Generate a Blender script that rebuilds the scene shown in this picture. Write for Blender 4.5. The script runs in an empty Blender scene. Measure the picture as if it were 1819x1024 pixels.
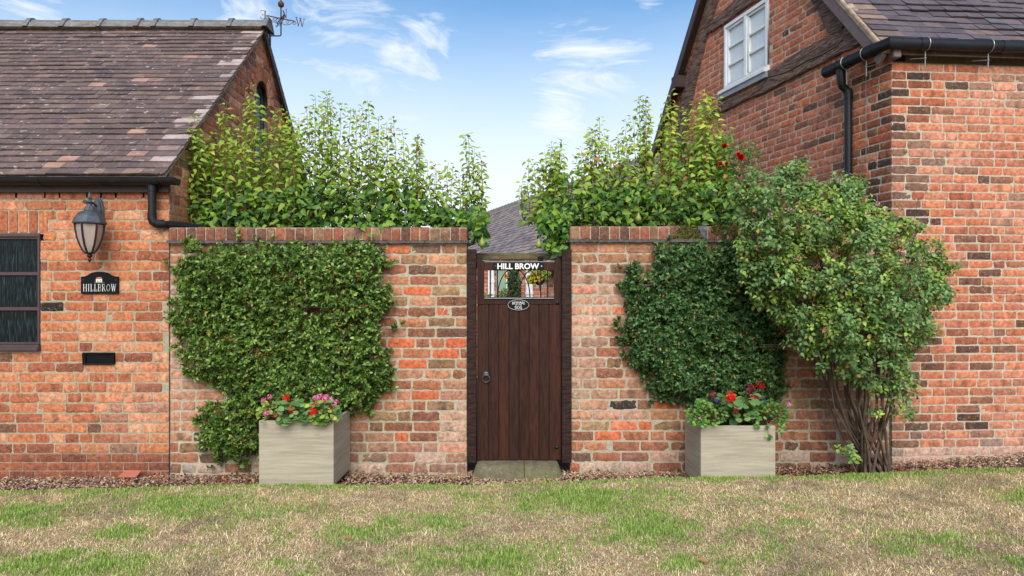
import bpy, bmesh, math, random
import numpy as np
from mathutils import Vector, Matrix
R = math.radians
S = bpy.context.scene
COL = S.collection
rng = random.Random(7)
nr = np.random.default_rng(11)
F = 1213.0; D = 6.065; EYE = 1.52; CX = 909.5; HY = 530.0   # lens in photograph pixels, camera distance to the wall plane, eye height

# ---------------------------------------------------------------- camera, sky, sun, exposure
cam = bpy.data.objects.new('camera', bpy.data.cameras.new('camera')); COL.objects.link(cam)
cam.location = (0, -D, EYE); cam.rotation_euler = (R(90), 0, 0)
cam.data.sensor_width = 36; cam.data.lens = 24.0
cam.data.shift_y = 0.0099; cam.data.clip_end = 2000
S.camera = cam
S.view_settings.view_transform = 'Standard'; S.view_settings.look = 'None'
S.view_settings.exposure = 1.38; S.view_settings.gamma = 1; S.view_settings.use_curve_mapping = False
SUNV = Vector((0.02, -1.0, 0.88)).normalized()
sun = bpy.data.objects.new('sun', bpy.data.lights.new('sun', 'SUN')); COL.objects.link(sun)
sun.data.energy = 1.75; sun.data.angle = R(50); sun.data.color = (1.0, 0.93, 0.80)
sun.rotation_euler = (-SUNV).to_track_quat('-Z', 'Y').to_euler()

W = bpy.data.worlds.new('World'); S.world = W; W.use_nodes = True
def build_world():
    nt = W.node_tree; N = nt.nodes; Lk = nt.links
    N.clear()
    out = N.new('ShaderNodeOutputWorld'); bg = N.new('ShaderNodeBackground'); bg.inputs['Strength'].default_value = 0.15
    sky = N.new('ShaderNodeTexSky'); sky.sky_type = 'NISHITA'; sky.sun_disc = False
    sky.sun_elevation = math.asin(SUNV.z); sky.sun_rotation = math.atan2(SUNV.x, SUNV.y)
    sky.air_density = 1.0; sky.dust_density = 0.6; sky.ozone_density = 2.0
    tc = N.new('ShaderNodeTexCoord')
    def math_(op, a, b=None, c=None, clamp=False):
        m = N.new('ShaderNodeMath'); m.operation = op; m.use_clamp = clamp
        for i, v in enumerate((a, b, c)):
            if v is None: continue
            if isinstance(v, (int, float)): m.inputs[i].default_value = v
            else: Lk.new(v, m.inputs[i])
        return m.outputs[0]
    def mr(v, a, b, c=0.0, d=1.0, smooth=True):
        m = N.new('ShaderNodeMapRange'); m.interpolation_type = 'SMOOTHSTEP' if smooth else 'LINEAR'
        Lk.new(v, m.inputs['Value'])
        m.inputs['From Min'].default_value = a; m.inputs['From Max'].default_value = b
        m.inputs['To Min'].default_value = c; m.inputs['To Max'].default_value = d
        return m.outputs['Result']
    sep = N.new('ShaderNodeSeparateXYZ'); Lk.new(tc.outputs['Generated'], sep.inputs[0])
    # wispy clouds: stretched, distorted noise on the view direction
    mp = N.new('ShaderNodeMapping'); Lk.new(tc.outputs['Generated'], mp.inputs[0])
    mp.inputs['Scale'].default_value = (3.2, 4.0, 11.0); mp.inputs['Rotation'].default_value = (0.1, 0.7, 0.1)
    nz = N.new('ShaderNodeTexNoise'); Lk.new(mp.outputs[0], nz.inputs['Vector'])
    nz.inputs['Scale'].default_value = 1.6; nz.inputs['Detail'].default_value = 9; nz.inputs['Roughness'].default_value = 0.62
    nz.inputs['Distortion'].default_value = 1.9
    def blob(px, py, r, sx=1.0):
        v = Vector(((px - CX) / F, 1.0, (HY - py) / F)).normalized()
        d = N.new('ShaderNodeVectorMath'); d.operation = 'SUBTRACT'; Lk.new(tc.outputs['Generated'], d.inputs[0]); d.inputs[1].default_value = v
        sc = N.new('ShaderNodeVectorMath'); sc.operation = 'MULTIPLY'; Lk.new(d.outputs[0], sc.inputs[0]); sc.inputs[1].default_value = (1 / sx, 1, 1)
        ln = N.new('ShaderNodeVectorMath'); ln.operation = 'LENGTH'; Lk.new(sc.outputs[0], ln.inputs[0])
        return mr(ln.outputs['Value'], r, 0.0)
    env = None
    for b in ((690, 95, .12, 1.6), (1040, 105, .13, 1.3), (1000, 190, .11, .8), (620, 15, .10, 1.4), (1150, 5, .045, 1.4), (790, 85, .05, .6), (430, 12, .06, 1.5), (60, 20, .05, 2.5)):
        o = blob(*b); env = o if env is None else math_('MAXIMUM', env, o)
    thr = math_('MULTIPLY_ADD', env, -0.34, 0.72)
    cl = math_('MULTIPLY', math_('SUBTRACT', nz.outputs['Fac'], thr), 3.8, clamp=True)
    cl = math_('MULTIPLY', cl, 0.9)
    # white haze low in the sky
    hz = mr(sep.outputs['Z'], 0.46, 0.14, 0.0, 0.95)
    nz2 = N.new('ShaderNodeTexNoise'); Lk.new(mp.outputs[0], nz2.inputs['Vector']); nz2.inputs['Scale'].default_value = 0.7; nz2.inputs['Detail'].default_value = 5
    hz = math_('ADD', hz, math_('MULTIPLY', math_('SUBTRACT', nz2.outputs['Fac'], 0.5), 0.28), clamp=True)
    tn = N.new('ShaderNodeMixRGB'); tn.blend_type = 'MULTIPLY'; tn.inputs[0].default_value = 1; Lk.new(sky.outputs[0], tn.inputs[1]); tn.inputs[2].default_value = (.20, .40, .49, 1)
    mx = N.new('ShaderNodeMixRGB'); Lk.new(hz, mx.inputs[0]); Lk.new(tn.outputs[0], mx.inputs[1]); mx.inputs[2].default_value = (2.6, 2.76, 2.88, 1)
    mx2 = N.new('ShaderNodeMixRGB'); Lk.new(cl, mx2.inputs[0]); Lk.new(mx.outputs[0], mx2.inputs[1]); mx2.inputs[2].default_value = (2.8, 2.86, 2.94, 1)
    Lk.new(mx2.outputs[0], bg.inputs['Color']); Lk.new(bg.outputs[0], out.inputs[0])
build_world()

# ---------------------------------------------------------------- helpers
def lin(r, g, b, k=1.0):
    f = lambda c: ((c / 255) / 12.92 if c / 255 <= 0.04045 else ((c / 255 + 0.055) / 1.055) ** 2.4) * k
    return (f(r), f(g), f(b))
def P(px, py, Y=0.0):
    d = D + Y
    return Vector(((px - CX) / F * d, Y, EYE + (HY - py) / F * d))
def ray_plane(px, py, O, n):
    o = Vector((0, -D, EYE)); d = Vector(((px - CX) / F, 1, (HY - py) / F))
    return o + d * ((O - o).dot(n) / d.dot(n))
ORG = {}
def empty(name, label, cat, loc, group=None):
    o = bpy.data.objects.new(name, None); COL.objects.link(o); o.location = loc; o.empty_display_size = 0.1
    o['label'] = label; o['category'] = cat
    if group: o['group'] = group
    ORG[o] = Vector(loc); return o
def tag(o, label, cat, group=None, kind=None):
    if label: o['label'] = label
    if cat: o['category'] = cat
    if group: o['group'] = group
    if kind: o['kind'] = kind
    return o
def link_mesh(name, me, parent, origin):
    o = bpy.data.objects.new(name, me); COL.objects.link(o)
    if parent is not None:
        o.parent = parent; ORG[o] = ORG[parent]
    else:
        o.location = origin; ORG[o] = Vector(origin)
    return o
class MB:
    def __init__(s): s.v = []; s.f = []; s.c = []; s.m = []; s.col = (1, 1, 1); s.mi = 0
    def vert(s, p, c=None): s.v.append(tuple(p)); s.c.append(c or s.col); return len(s.v) - 1
    def face(s, idx): s.f.append(tuple(idx)); s.m.append(s.mi)
    def quad(s, a, b, c, d): i = [s.vert(p) for p in (a, b, c, d)]; s.face(i)
    def obox(s, c, ax, ay, az):                         # centre and three half-axis vectors
        c = Vector(c); ax = Vector(ax); ay = Vector(ay); az = Vector(az)
        i = [s.vert(c + x * ax + y * ay + z * az) for z in (-1, 1) for y in (-1, 1) for x in (-1, 1)]
        fl = ((0, 2, 3, 1), (4, 5, 7, 6), (0, 1, 5, 4), (2, 6, 7, 3), (0, 4, 6, 2), (1, 3, 7, 5))
        if ax.cross(ay).dot(az) < 0: fl = [tuple(reversed(q)) for q in fl]
        for q in fl: s.face([i[k] for k in q])
    def box(s, a, b):
        a = Vector(a); b = Vector(b); c = (a + b) / 2; h = (b - a) / 2
        s.obox(c, (abs(h.x), 0, 0), (0, abs(h.y), 0), (0, 0, abs(h.z)))
    def tube(s, pts, r, n=8, cap=True):
        pts = [Vector(p) for p in pts]; k = len(pts); rr = r if isinstance(r, (list, tuple)) else [r] * k
        rings = []; prev = None
        for i in range(k):
            t = (pts[min(i + 1, k - 1)] - pts[max(i - 1, 0)])
            t = t.normalized() if t.length > 1e-9 else Vector((0, 0, 1))
            if prev is None:
                a = Vector((0, 0, 1)) if abs(t.z) < 0.9 else Vector((1, 0, 0)); u = t.cross(a).normalized()
            else:
                u = prev - t * prev.dot(t); u = u.normalized() if u.length > 1e-6 else t.orthogonal().normalized()
            prev = u; w = t.cross(u)
            rings.append([s.vert(pts[i] + (u * math.cos(2 * math.pi * j / n) + w * math.sin(2 * math.pi * j / n)) * rr[i]) for j in range(n)])
        for i in range(k - 1):
            for j in range(n):
                s.face((rings[i][j], rings[i][(j + 1) % n], rings[i + 1][(j + 1) % n], rings[i + 1][j]))
        if cap: s.face(list(reversed(rings[0]))); s.face(rings[-1])
    def lathe(s, prof, c, n=16, ax=None, ph=0.0):       # prof: (radius, height) pairs
        c = Vector(c); az = Vector(ax).normalized() if ax else Vector((0, 0, 1))
        u = az.orthogonal().normalized() if ax else Vector((1, 0, 0)); w = az.cross(u)
        rings = []
        for r, h in prof:
            rings.append([s.vert(c + az * h + (u * math.cos(ph + 2 * math.pi * j / n) + w * math.sin(ph + 2 * math.pi * j / n)) * max(r, 1e-5)) for j in range(n)])
        for i in range(len(rings) - 1):
            for j in range(n):
                s.face((rings[i][j], rings[i][(j + 1) % n], rings[i + 1][(j + 1) % n], rings[i + 1][j]))
        s.face(list(reversed(rings[0]))); s.face(rings[-1])
    def prism(s, poly, e):                              # poly of 3-D points, extruded by vector e
        e = Vector(e); poly = [Vector(p) for p in poly]; n = len(poly)
        nn = Vector((0, 0, 0))
        for i in range(n): nn += poly[i].cross(poly[(i + 1) % n])
        if nn.dot(e) > 0: poly = poly[::-1]
        a = [s.vert(p) for p in poly]; b = [s.vert(p + e) for p in poly]
        s.face(a); s.face(list(reversed(b)))
        for i in range(n): s.face((a[(i + 1) % n], a[i], b[i], b[(i + 1) % n]))
    def build(s, name, mats, parent=None, origin=None, bevel=0, smooth=None, seg=2):
        if parent is None and origin is None:
            a = np.array(s.v); origin = Vector(((a[:, 0].min() + a[:, 0].max()) / 2, (a[:, 1].min() + a[:, 1].max()) / 2, a[:, 2].min()))
        org = ORG[parent] if parent is not None else Vector(origin)
        me = bpy.data.meshes.new(name)
        me.from_pydata([(x - org.x, y - org.y, z - org.z) for x, y, z in s.v], [], s.f)
        ca = me.color_attributes.new('Col', 'FLOAT_COLOR', 'POINT')
        ca.data.foreach_set('color', np.array([(c[0], c[1], c[2], 1.0) for c in s.c], dtype=np.float32).ravel())
        for m in (mats if isinstance(mats, (list, tuple)) else [mats]): me.materials.append(m)
        me.polygons.foreach_set('material_index', s.m)
        if bevel:
            bm = bmesh.new(); bm.from_mesh(me)
            bmesh.ops.remove_doubles(bm, verts=bm.verts, dist=1e-5)
            es = [e for e in bm.edges if len(e.link_faces) == 2 and e.calc_face_angle(0) > 0.5]
            bmesh.ops.bevel(bm, geom=es, offset=bevel, segments=seg, affect='EDGES', clamp_overlap=True)
            bm.to_mesh(me); bm.free()
        if smooth is not None or bevel:
            me.polygons.foreach_set('use_smooth', [True] * len(me.polygons))
            me.set_sharp_from_angle(angle=R(smooth if smooth is not None else 35))
        me.update()
        return link_mesh(name, me, parent, origin)
def np_mesh(name, V, T, C, mat, parent=None, origin=(0, 0, 0), smooth=True):
    """fast triangle mesh from numpy arrays"""
    org = ORG[parent] if parent is not None else Vector(origin)
    V = V - np.array(org)
    me = bpy.data.meshes.new(name)
    me.vertices.add(len(V)); me.vertices.foreach_set('co', V.astype(np.float32).ravel())
    me.loops.add(T.size); me.loops.foreach_set('vertex_index', T.astype(np.int32).ravel())
    me.polygons.add(len(T)); me.polygons.foreach_set('loop_start', np.arange(0, T.size, 3, dtype=np.int32))
    me.update(calc_edges=True)
    me.polygons.foreach_set('use_smooth', np.full(len(T), smooth))
    ca = me.color_attributes.new('Col', 'FLOAT_COLOR', 'POINT')
    ca.data.foreach_set('color', np.concatenate([C, np.ones((len(C), 1))], 1).astype(np.float32).ravel())
    me.materials.append(mat); me.validate()
    return link_mesh(name, me, parent, origin)
def grid_noise(x, y, scale, seed):
    g = np.random.default_rng(seed).random((64, 64)); x = np.asarray(x) / scale; y = np.asarray(y) / scale
    xi = np.floor(x).astype(int); yi = np.floor(y).astype(int); fx = x - xi; fy = y - yi
    fx = fx * fx * (3 - 2 * fx); fy = fy * fy * (3 - 2 * fy)
    a = g[xi % 64, yi % 64]; b = g[(xi + 1) % 64, yi % 64]; c = g[xi % 64, (yi + 1) % 64]; d = g[(xi + 1) % 64, (yi + 1) % 64]
    return (a * (1 - fx) + b * fx) * (1 - fy) + (c * (1 - fx) + d * fx) * fy
def unit(a): return a / np.maximum(np.linalg.norm(a, axis=1, keepdims=True), 1e-9)
LEAF = (np.array([(0, 0), (-.42, .3), (0, .33), (.42, .3), (-.36, .66), (0, .68), (.36, .66), (0, 1.0)]),
        np.array([(0, 2, 1), (0, 3, 2), (1, 2, 5), (1, 5, 4), (2, 3, 6), (2, 6, 5), (4, 5, 7), (5, 6, 7)]))
SMALL = (np.array([(0, 0), (-.4, .5), (.4, .5), (0, 1.0)]), np.array([(0, 2, 1), (1, 2, 3)]))
def leaf_cloud(name, mat, parent, pos, tip, nrm, size, col, width=0.62, curl=0.35, fold=0.18, tpl=LEAF, origin=None):
    pos = np.asarray(pos, float); t = unit(np.asarray(tip, float)); n = np.asarray(nrm, float)
    b = unit(np.cross(t, n)); n = np.cross(b, t)
    xy, tri = tpl; k = len(xy); N = len(pos)
    sz = np.asarray(size)[:, None, None]
    wj = width * (0.8 + 0.4 * nr.random((N, 1, 1))); cj = curl * (0.3 + 1.4 * nr.random((N, 1, 1)))
    X = xy[None, :, 0:1] * wj; Y = xy[None, :, 1:2]
    Z = np.abs(xy[None, :, 0:1]) * 2 * fold - cj * Y ** 2
    V = pos[:, None, :] + sz * (X * b[:, None, :] + Y * t[:, None, :] + Z * n[:, None, :])
    T = (tri[None] + (np.arange(N) * k)[:, None, None]).reshape(-1, 3)
    Cc = np.repeat(np.asarray(col)[:, None, :], k, 1) * (0.92 + 0.16 * nr.random((N, k, 1)))
    return np_mesh(name, V.reshape(-1, 3), T, Cc.reshape(-1, 3), mat, parent, origin if origin is not None else (0, 0, 0))
def in_poly(x, y, poly):
    x = np.asarray(x); y = np.asarray(y); ins = np.zeros(x.shape, bool); n = len(poly)
    for i in range(n):
        x1, y1 = poly[i]; x2, y2 = poly[(i + 1) % n]
        c = ((y1 > y) != (y2 > y)) & (x < (x2 - x1) * (y - y1) / ((y2 - y1) or 1e-9) + x1)
        ins ^= c
    return ins
def edge_dist(x, y, poly):
    d = np.full(np.shape(x), 1e9); n = len(poly)
    for i in range(n):
        a = np.array(poly[i], float); b = np.array(poly[(i + 1) % n], float); ab = b - a
        t = np.clip(((x - a[0]) * ab[0] + (y - a[1]) * ab[1]) / (ab @ ab), 0, 1)
        d = np.minimum(d, np.hypot(x - a[0] - t * ab[0], y - a[1] - t * ab[1]))
    return d

# ---------------------------------------------------------------- materials
def mat(name, color=(.5, .5, .5), rough=0.7, attr=False, var=0.0, vscale=8, spots=(), bump=0.0, bscale=60, bdetail=6, stretch=None,
        metal=0.0, spec=0.5, transl=0.0, grain=None, second=None, coat=0.0, bdist=0.01):
    """procedural surface: base colour (or the mesh's own colour attribute) x noise, spots of other colours, bump"""
    m = bpy.data.materials.new(name); m.use_nodes = True; nt = m.node_tree; N = nt.nodes; L = nt.links
    bs = N['Principled BSDF']; bs.inputs['Roughness'].default_value = rough; bs.inputs['Metallic'].default_value = metal
    bs.inputs['Specular IOR Level'].default_value = spec
    if coat: bs.inputs['Coat Weight'].default_value = coat; bs.inputs['Coat Roughness'].default_value = 0.08
    tc = N.new('ShaderNodeTexCoord'); mp = N.new('ShaderNodeMapping'); L.new(tc.outputs['Object'], mp.inputs[0])
    if stretch: mp.inputs['Scale'].default_value = stretch
    if attr:
        a = N.new('ShaderNodeVertexColor'); a.layer_name = 'Col'; c = a.outputs[0]
    else:
        a = N.new('ShaderNodeRGB'); a.outputs[0].default_value = (*color, 1); c = a.outputs[0]
    def noise(sc, det=5, rg=0.6, src=mp):
        n = N.new('ShaderNodeTexNoise'); L.new(src.outputs[0], n.inputs['Vector']); n.inputs['Scale'].default_value = sc
        n.inputs['Detail'].default_value = det; n.inputs['Roughness'].default_value = rg; return n.outputs['Fac']
    def ramp(v, a_, b_, c0=0.0, c1=1.0):
        r = N.new('ShaderNodeMapRange'); r.interpolation_type = 'SMOOTHSTEP'; L.new(v, r.inputs['Value'])
        r.inputs['From Min'].default_value = a_; r.inputs['From Max'].default_value = b_; r.inputs['To Min'].default_value = c0; r.inputs['To Max'].default_value = c1
        return r.outputs[0]
    if second:                                            # (colour, scale, low, high)
        x = N.new('ShaderNodeMixRGB'); L.new(ramp(noise(second[1]), second[2], second[3], 0, .8), x.inputs[0]); L.new(c, x.inputs[1]); x.inputs[2].default_value = (*second[0], 1); c = x.outputs[0]
    if grain:                                             # (scale, distortion, low factor): wood grain lines along local stretch
        w = N.new('ShaderNodeTexNoise'); L.new(mp.outputs[0], w.inputs['Vector']); w.inputs['Scale'].default_value = grain[0]; w.inputs['Detail'].default_value = 3; w.inputs['Distortion'].default_value = grain[1]
        x = N.new('ShaderNodeMixRGB'); x.blend_type = 'MULTIPLY'; x.inputs[0].default_value = 1; L.new(c, x.inputs[1])
        g = ramp(w.outputs['Fac'], 0.35, 0.6, grain[2], 1.15); L.new(g, x.inputs[2]); c = x.outputs[0]; gout = w.outputs['Fac']
    if var:
        x = N.new('ShaderNodeMixRGB'); x.blend_type = 'MULTIPLY'; x.inputs[0].default_value = 1; L.new(c, x.inputs[1])
        L.new(ramp(noise(vscale, 6, 0.65), 0.3, 0.7, 1 - var, 1 + var), x.inputs[2]); c = x.outputs[0]
    for (sc, lo, hi, colr, k) in spots:
        x = N.new('ShaderNodeMixRGB'); L.new(ramp(noise(sc, 4, 0.6), lo, hi, 0, k), x.inputs[0]); L.new(c, x.inputs[1]); x.inputs[2].default_value = (*colr, 1); c = x.outputs[0]
    L.new(c, bs.inputs['Base Color'])
    if bump:
        b = N.new('ShaderNodeBump'); b.inputs['Strength'].default_value = bump; b.inputs['Distance'].default_value = bdist
        h = noise(bscale, bdetail, 0.65)
        if grain:
            ad = N.new('ShaderNodeMath'); ad.operation = 'MULTIPLY_ADD'; L.new(gout, ad.inputs[0]); ad.inputs[1].default_value = 2.0; L.new(h, ad.inputs[2]); h = ad.outputs[0]
        L.new(h, b.inputs['Height']); L.new(b.outputs[0], bs.inputs['Normal'])
    if transl:
        tr = N.new('ShaderNodeBsdfTranslucent'); x = N.new('ShaderNodeMixRGB'); x.blend_type = 'MULTIPLY'; x.inputs[0].default_value = 1
        L.new(c, x.inputs[1]); x.inputs[2].default_value = (1.5, 1.6, 0.6, 1); L.new(x.outputs[0], tr.inputs[0])
        ms = N.new('ShaderNodeMixShader'); ms.inputs[0].default_value = transl
        L.new(bs.outputs[0], ms.inputs[1]); L.new(tr.outputs[0], ms.inputs[2]); L.new(ms.outputs[0], N['Material Output'].inputs['Surface'])
    return m
K = 0.78
pale = lin(225, 210, 195, .75)
M = {}
M['brick'] = mat('brick', attr=True, second=(lin(186, 116, 68, .62), 13, .54, .74), rough=0.88, var=0.36, vscale=30, spots=((75, .60, .70, pale, .6), (34, .62, .72, lin(80, 52, 44, .8), .6), (16, .6, .72, lin(214, 160, 132, .75), .4), (9, .6, .72, lin(122, 70, 52, .7), .4)), bump=0.6, bscale=140, bdist=0.004, spec=.25)
M['mortar'] = mat('mortar', attr=True, rough=0.95, var=0.2, vscale=40, spots=((90, .6, .72, lin(215, 205, 190, .8), .5), (9, .58, .75, lin(125, 112, 92, .7), .45)), bump=1.0, bscale=160, bdist=0.006, spec=.15)
M['tile'] = mat('clay_tile', attr=True, rough=0.8, var=0.22, vscale=14, stretch=(.6, 1, 1), spots=((24, .62, .67, lin(205, 195, 190, .8), .7), (60, .64, .69, lin(205, 200, 190, .8), .5), (7, .55, .75, lin(82, 68, 68, .7), .5)), bump=0.6, bscale=90, bdist=0.004, spec=.35)
M['dark_tile'] = mat('dark_clay_tile', attr=True, rough=0.62, var=0.2, vscale=12, spots=((30, .68, .73, lin(190, 185, 190, .7), .5), (45, .7, .74, lin(150, 150, 60, .6), .5)), bump=0.5, bscale=80, bdist=0.004)
M['ridge'] = mat('ridge_tile', lin(122, 120, 120, K), rough=0.85, var=0.28, vscale=9, spots=((22, .62, .7, lin(190, 190, 188, .7), .6), (6, .6, .7, lin(95, 92, 60, .7), .4)), bump=0.6, bscale=50, bdist=0.006)
M['bed'] = mat('mortar_bedding', lin(185, 160, 140, .7), rough=0.95, var=0.35, vscale=14, spots=((20, .58, .68, lin(110, 95, 60, .7), .7),), bump=1.0, bscale=60, bdist=0.01)
M['black'] = mat('black_plastic', lin(34, 35, 38, .65), rough=0.4, spec=.3, var=0.2, vscale=6, spots=((12, .62, .75, lin(95, 92, 88, .6), .3),), bump=0.1, bscale=60)
M['gate'] = mat('stained_gate_wood', attr=True, rough=0.6, spec=.18, grain=(9, 1.2, .62), stretch=(6, 6, .55), var=0.15, vscale=3, spots=((30, .74, .78, lin(150, 120, 105, .6), .4),), bump=0.25, bscale=40, bdist=0.003)
M['post'] = mat('dark_sawn_post', lin(56, 36, 30, .72), rough=0.7, spec=.2, grain=(10, .15, .75), stretch=(1.2, 1.2, 5), var=0.3, vscale=10, spots=((50, .70, .75, lin(140, 125, 118, .6), .5),), bump=0.4, bscale=30, bdist=0.006)
M['beam'] = mat('old_oak_beam', lin(150, 118, 104, .78), rough=0.9, grain=(4.5, 1.6, .35), stretch=(1.2, 1.2, 9), var=0.3, vscale=5, bump=1.0, bscale=20, bdist=0.03)
M['rail'] = mat('mossy_rail', lin(125, 112, 80, .7), rough=0.9, var=0.3, vscale=8, stretch=(1, 4, 4), spots=((6, .5, .65, lin(120, 130, 60, .7), .6),), bump=0.6, bscale=30)
M['white'] = mat('white_paint', lin(236, 238, 240, .85), rough=0.45, var=0.05, vscale=10, bump=0.08, bscale=40)
M['lead'] = mat('lead_flashing', lin(165, 170, 178, .7), rough=0.5, var=0.15, vscale=14, bump=0.4, bscale=14, bdist=.01)
M['browngrey'] = mat('brown_painted_board', lin(128, 106, 104, .75), rough=0.6, var=0.15, vscale=9, bump=0.2, bscale=50)
M['darkboard'] = mat('dark_brown_board', lin(66, 48, 44, .8), rough=0.6, var=0.25, vscale=9, bump=0.3, bscale=50)
M['frame'] = mat('brown_window_frame', lin(84, 62, 62, .75), rough=0.5, var=0.15, vscale=12, bump=0.15, bscale=50)
M['darkglass'] = mat('dark_glass_painted_reflections', lin(12, 18, 19, .6), rough=0.35, var=0.6, vscale=7, stretch=(16, 16, 1.4), spots=((5, .46, .72, lin(70, 96, 102, .6), .7), (16, .62, .72, lin(100, 120, 118, .45), .4)), bump=0.3, bscale=16, bdist=0.01, spec=.22)  # pale streaks are reflections put into the glass colour
M['paleglass'] = mat('white_reflection_glass', lin(226, 230, 232, .85), rough=0.12, var=0.06, vscale=3, stretch=(30, 30, 1), spec=.6, bump=.05, bscale=5)  # near-white base colour stands in for a bright reflection in the pane
M['iron'] = mat('aged_iron', lin(92, 98, 106, .7), rough=0.5, metal=.35, var=0.3, vscale=18, bump=0.3, bscale=70)
M['ironblack'] = mat('black_iron', lin(34, 34, 36, .8), rough=0.45, metal=.3, var=0.2, vscale=20, bump=0.2, bscale=80)
M['rust'] = mat('rusty_iron', lin(116, 66, 48, .7), rough=0.8, metal=.2, var=0.3, vscale=22, second=(lin(58, 48, 46, .7), 14, .45, .6), bump=0.3, bscale=80)
M['galv'] = mat('galvanised_steel', lin(168, 168, 160, .7), rough=0.4, metal=.6, var=0.15, vscale=30)
M['lampglass'] = mat('lamp_glass', lin(205, 182, 172, .7), rough=0.15, var=0.12, vscale=5, spec=.6)
M['plate'] = mat('black_sign_plate', lin(16, 16, 18, .6), rough=0.4, spec=.2, var=0.1, vscale=20, bump=0.05, bscale=60)
M['letter'] = mat('white_lettering', lin(240, 236, 228, .85), rough=0.5)
M['sign_green'] = mat('painted_green', lin(60, 110, 80, .7), rough=0.5)
M['sign_orange'] = mat('painted_orange', lin(214, 130, 90, .7), rough=0.5)
M['stone'] = mat('mossy_stone', lin(128, 118, 92, .62), rough=0.92, var=0.3, vscale=9, spots=((5, .5, .68, lin(105, 112, 60, .7), .65), (30, .6, .7, lin(200, 190, 165, .7), .35), (3, .62, .75, lin(70, 62, 50, .7), .5)), bump=0.8, bscale=40, bdist=.01)
M['planter'] = mat('board_marked_composite', lin(182, 170, 150, .72), rough=0.85, grain=(3.2, .6, .95), stretch=(.5, .5, 9), var=0.12, vscale=7, spots=((2.2, .6, .8, lin(160, 136, 98, .7), .45), (7, .66, .70, lin(96, 88, 78, .7), .6), (20, .66, .71, lin(225, 220, 210, .8), .5)), bump=0.22, bscale=34, bdist=.004, spec=.3)
M['leaf'] = mat('leaf', attr=True, rough=0.5, transl=0.28, spec=.35)
M['dullleaf'] = mat('soft_leaf', attr=True, rough=0.62, transl=0.2, spec=.3)
M['grassblade'] = mat('grass_blade', attr=True, rough=0.6, transl=0.25, spec=.3)
M['petal'] = mat('petal', attr=True, rough=0.6, transl=0.2, spec=.2)
M['bark'] = mat('bark', lin(112, 92, 76, .62), rough=0.9, var=0.3, vscale=20, bump=0.6, bscale=60)
M['shoot'] = mat('young_shoot', lin(125, 92, 62, .7), rough=0.7, var=0.2, vscale=20)
M['pebble'] = mat('pebble', attr=True, rough=0.75, var=0.12, vscale=60)
M['soil'] = mat('soil', lin(96, 74, 58, .7), rough=1.0, var=0.35, vscale=30, bump=1.0, bscale=40, bdist=.02)
M['lawn'] = mat('lawn_soil_and_thatch', lin(190, 160, 128, .8), rough=1.0, var=0.35, vscale=35, second=(lin(118, 128, 66, .7), 1.6, .55, .72), bump=1.0, bscale=60, bdist=.02)
M['plaster'] = mat('worn_lime', lin(205, 180, 165, .75), rough=.95, var=.2, vscale=12, bump=.8, bscale=40)
M['door_green'] = mat('sage_door_paint', lin(150, 180, 155, .75), rough=0.5)
M['bodycore'] = mat('wall_core', lin(165, 148, 128, .7), rough=.95, var=.2, vscale=20, bump=.5)
M['coir'] = mat('basket_coir', lin(88, 66, 48, .7), rough=1, var=.3, vscale=40, bump=1)
M['moss'] = mat('moss', lin(92, 90, 32, .7), rough=1, var=.45, vscale=60, spots=((30, .55, .65, lin(56, 46, 24, .7), .7),), bump=1, bscale=90, bdist=.01)
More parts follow.
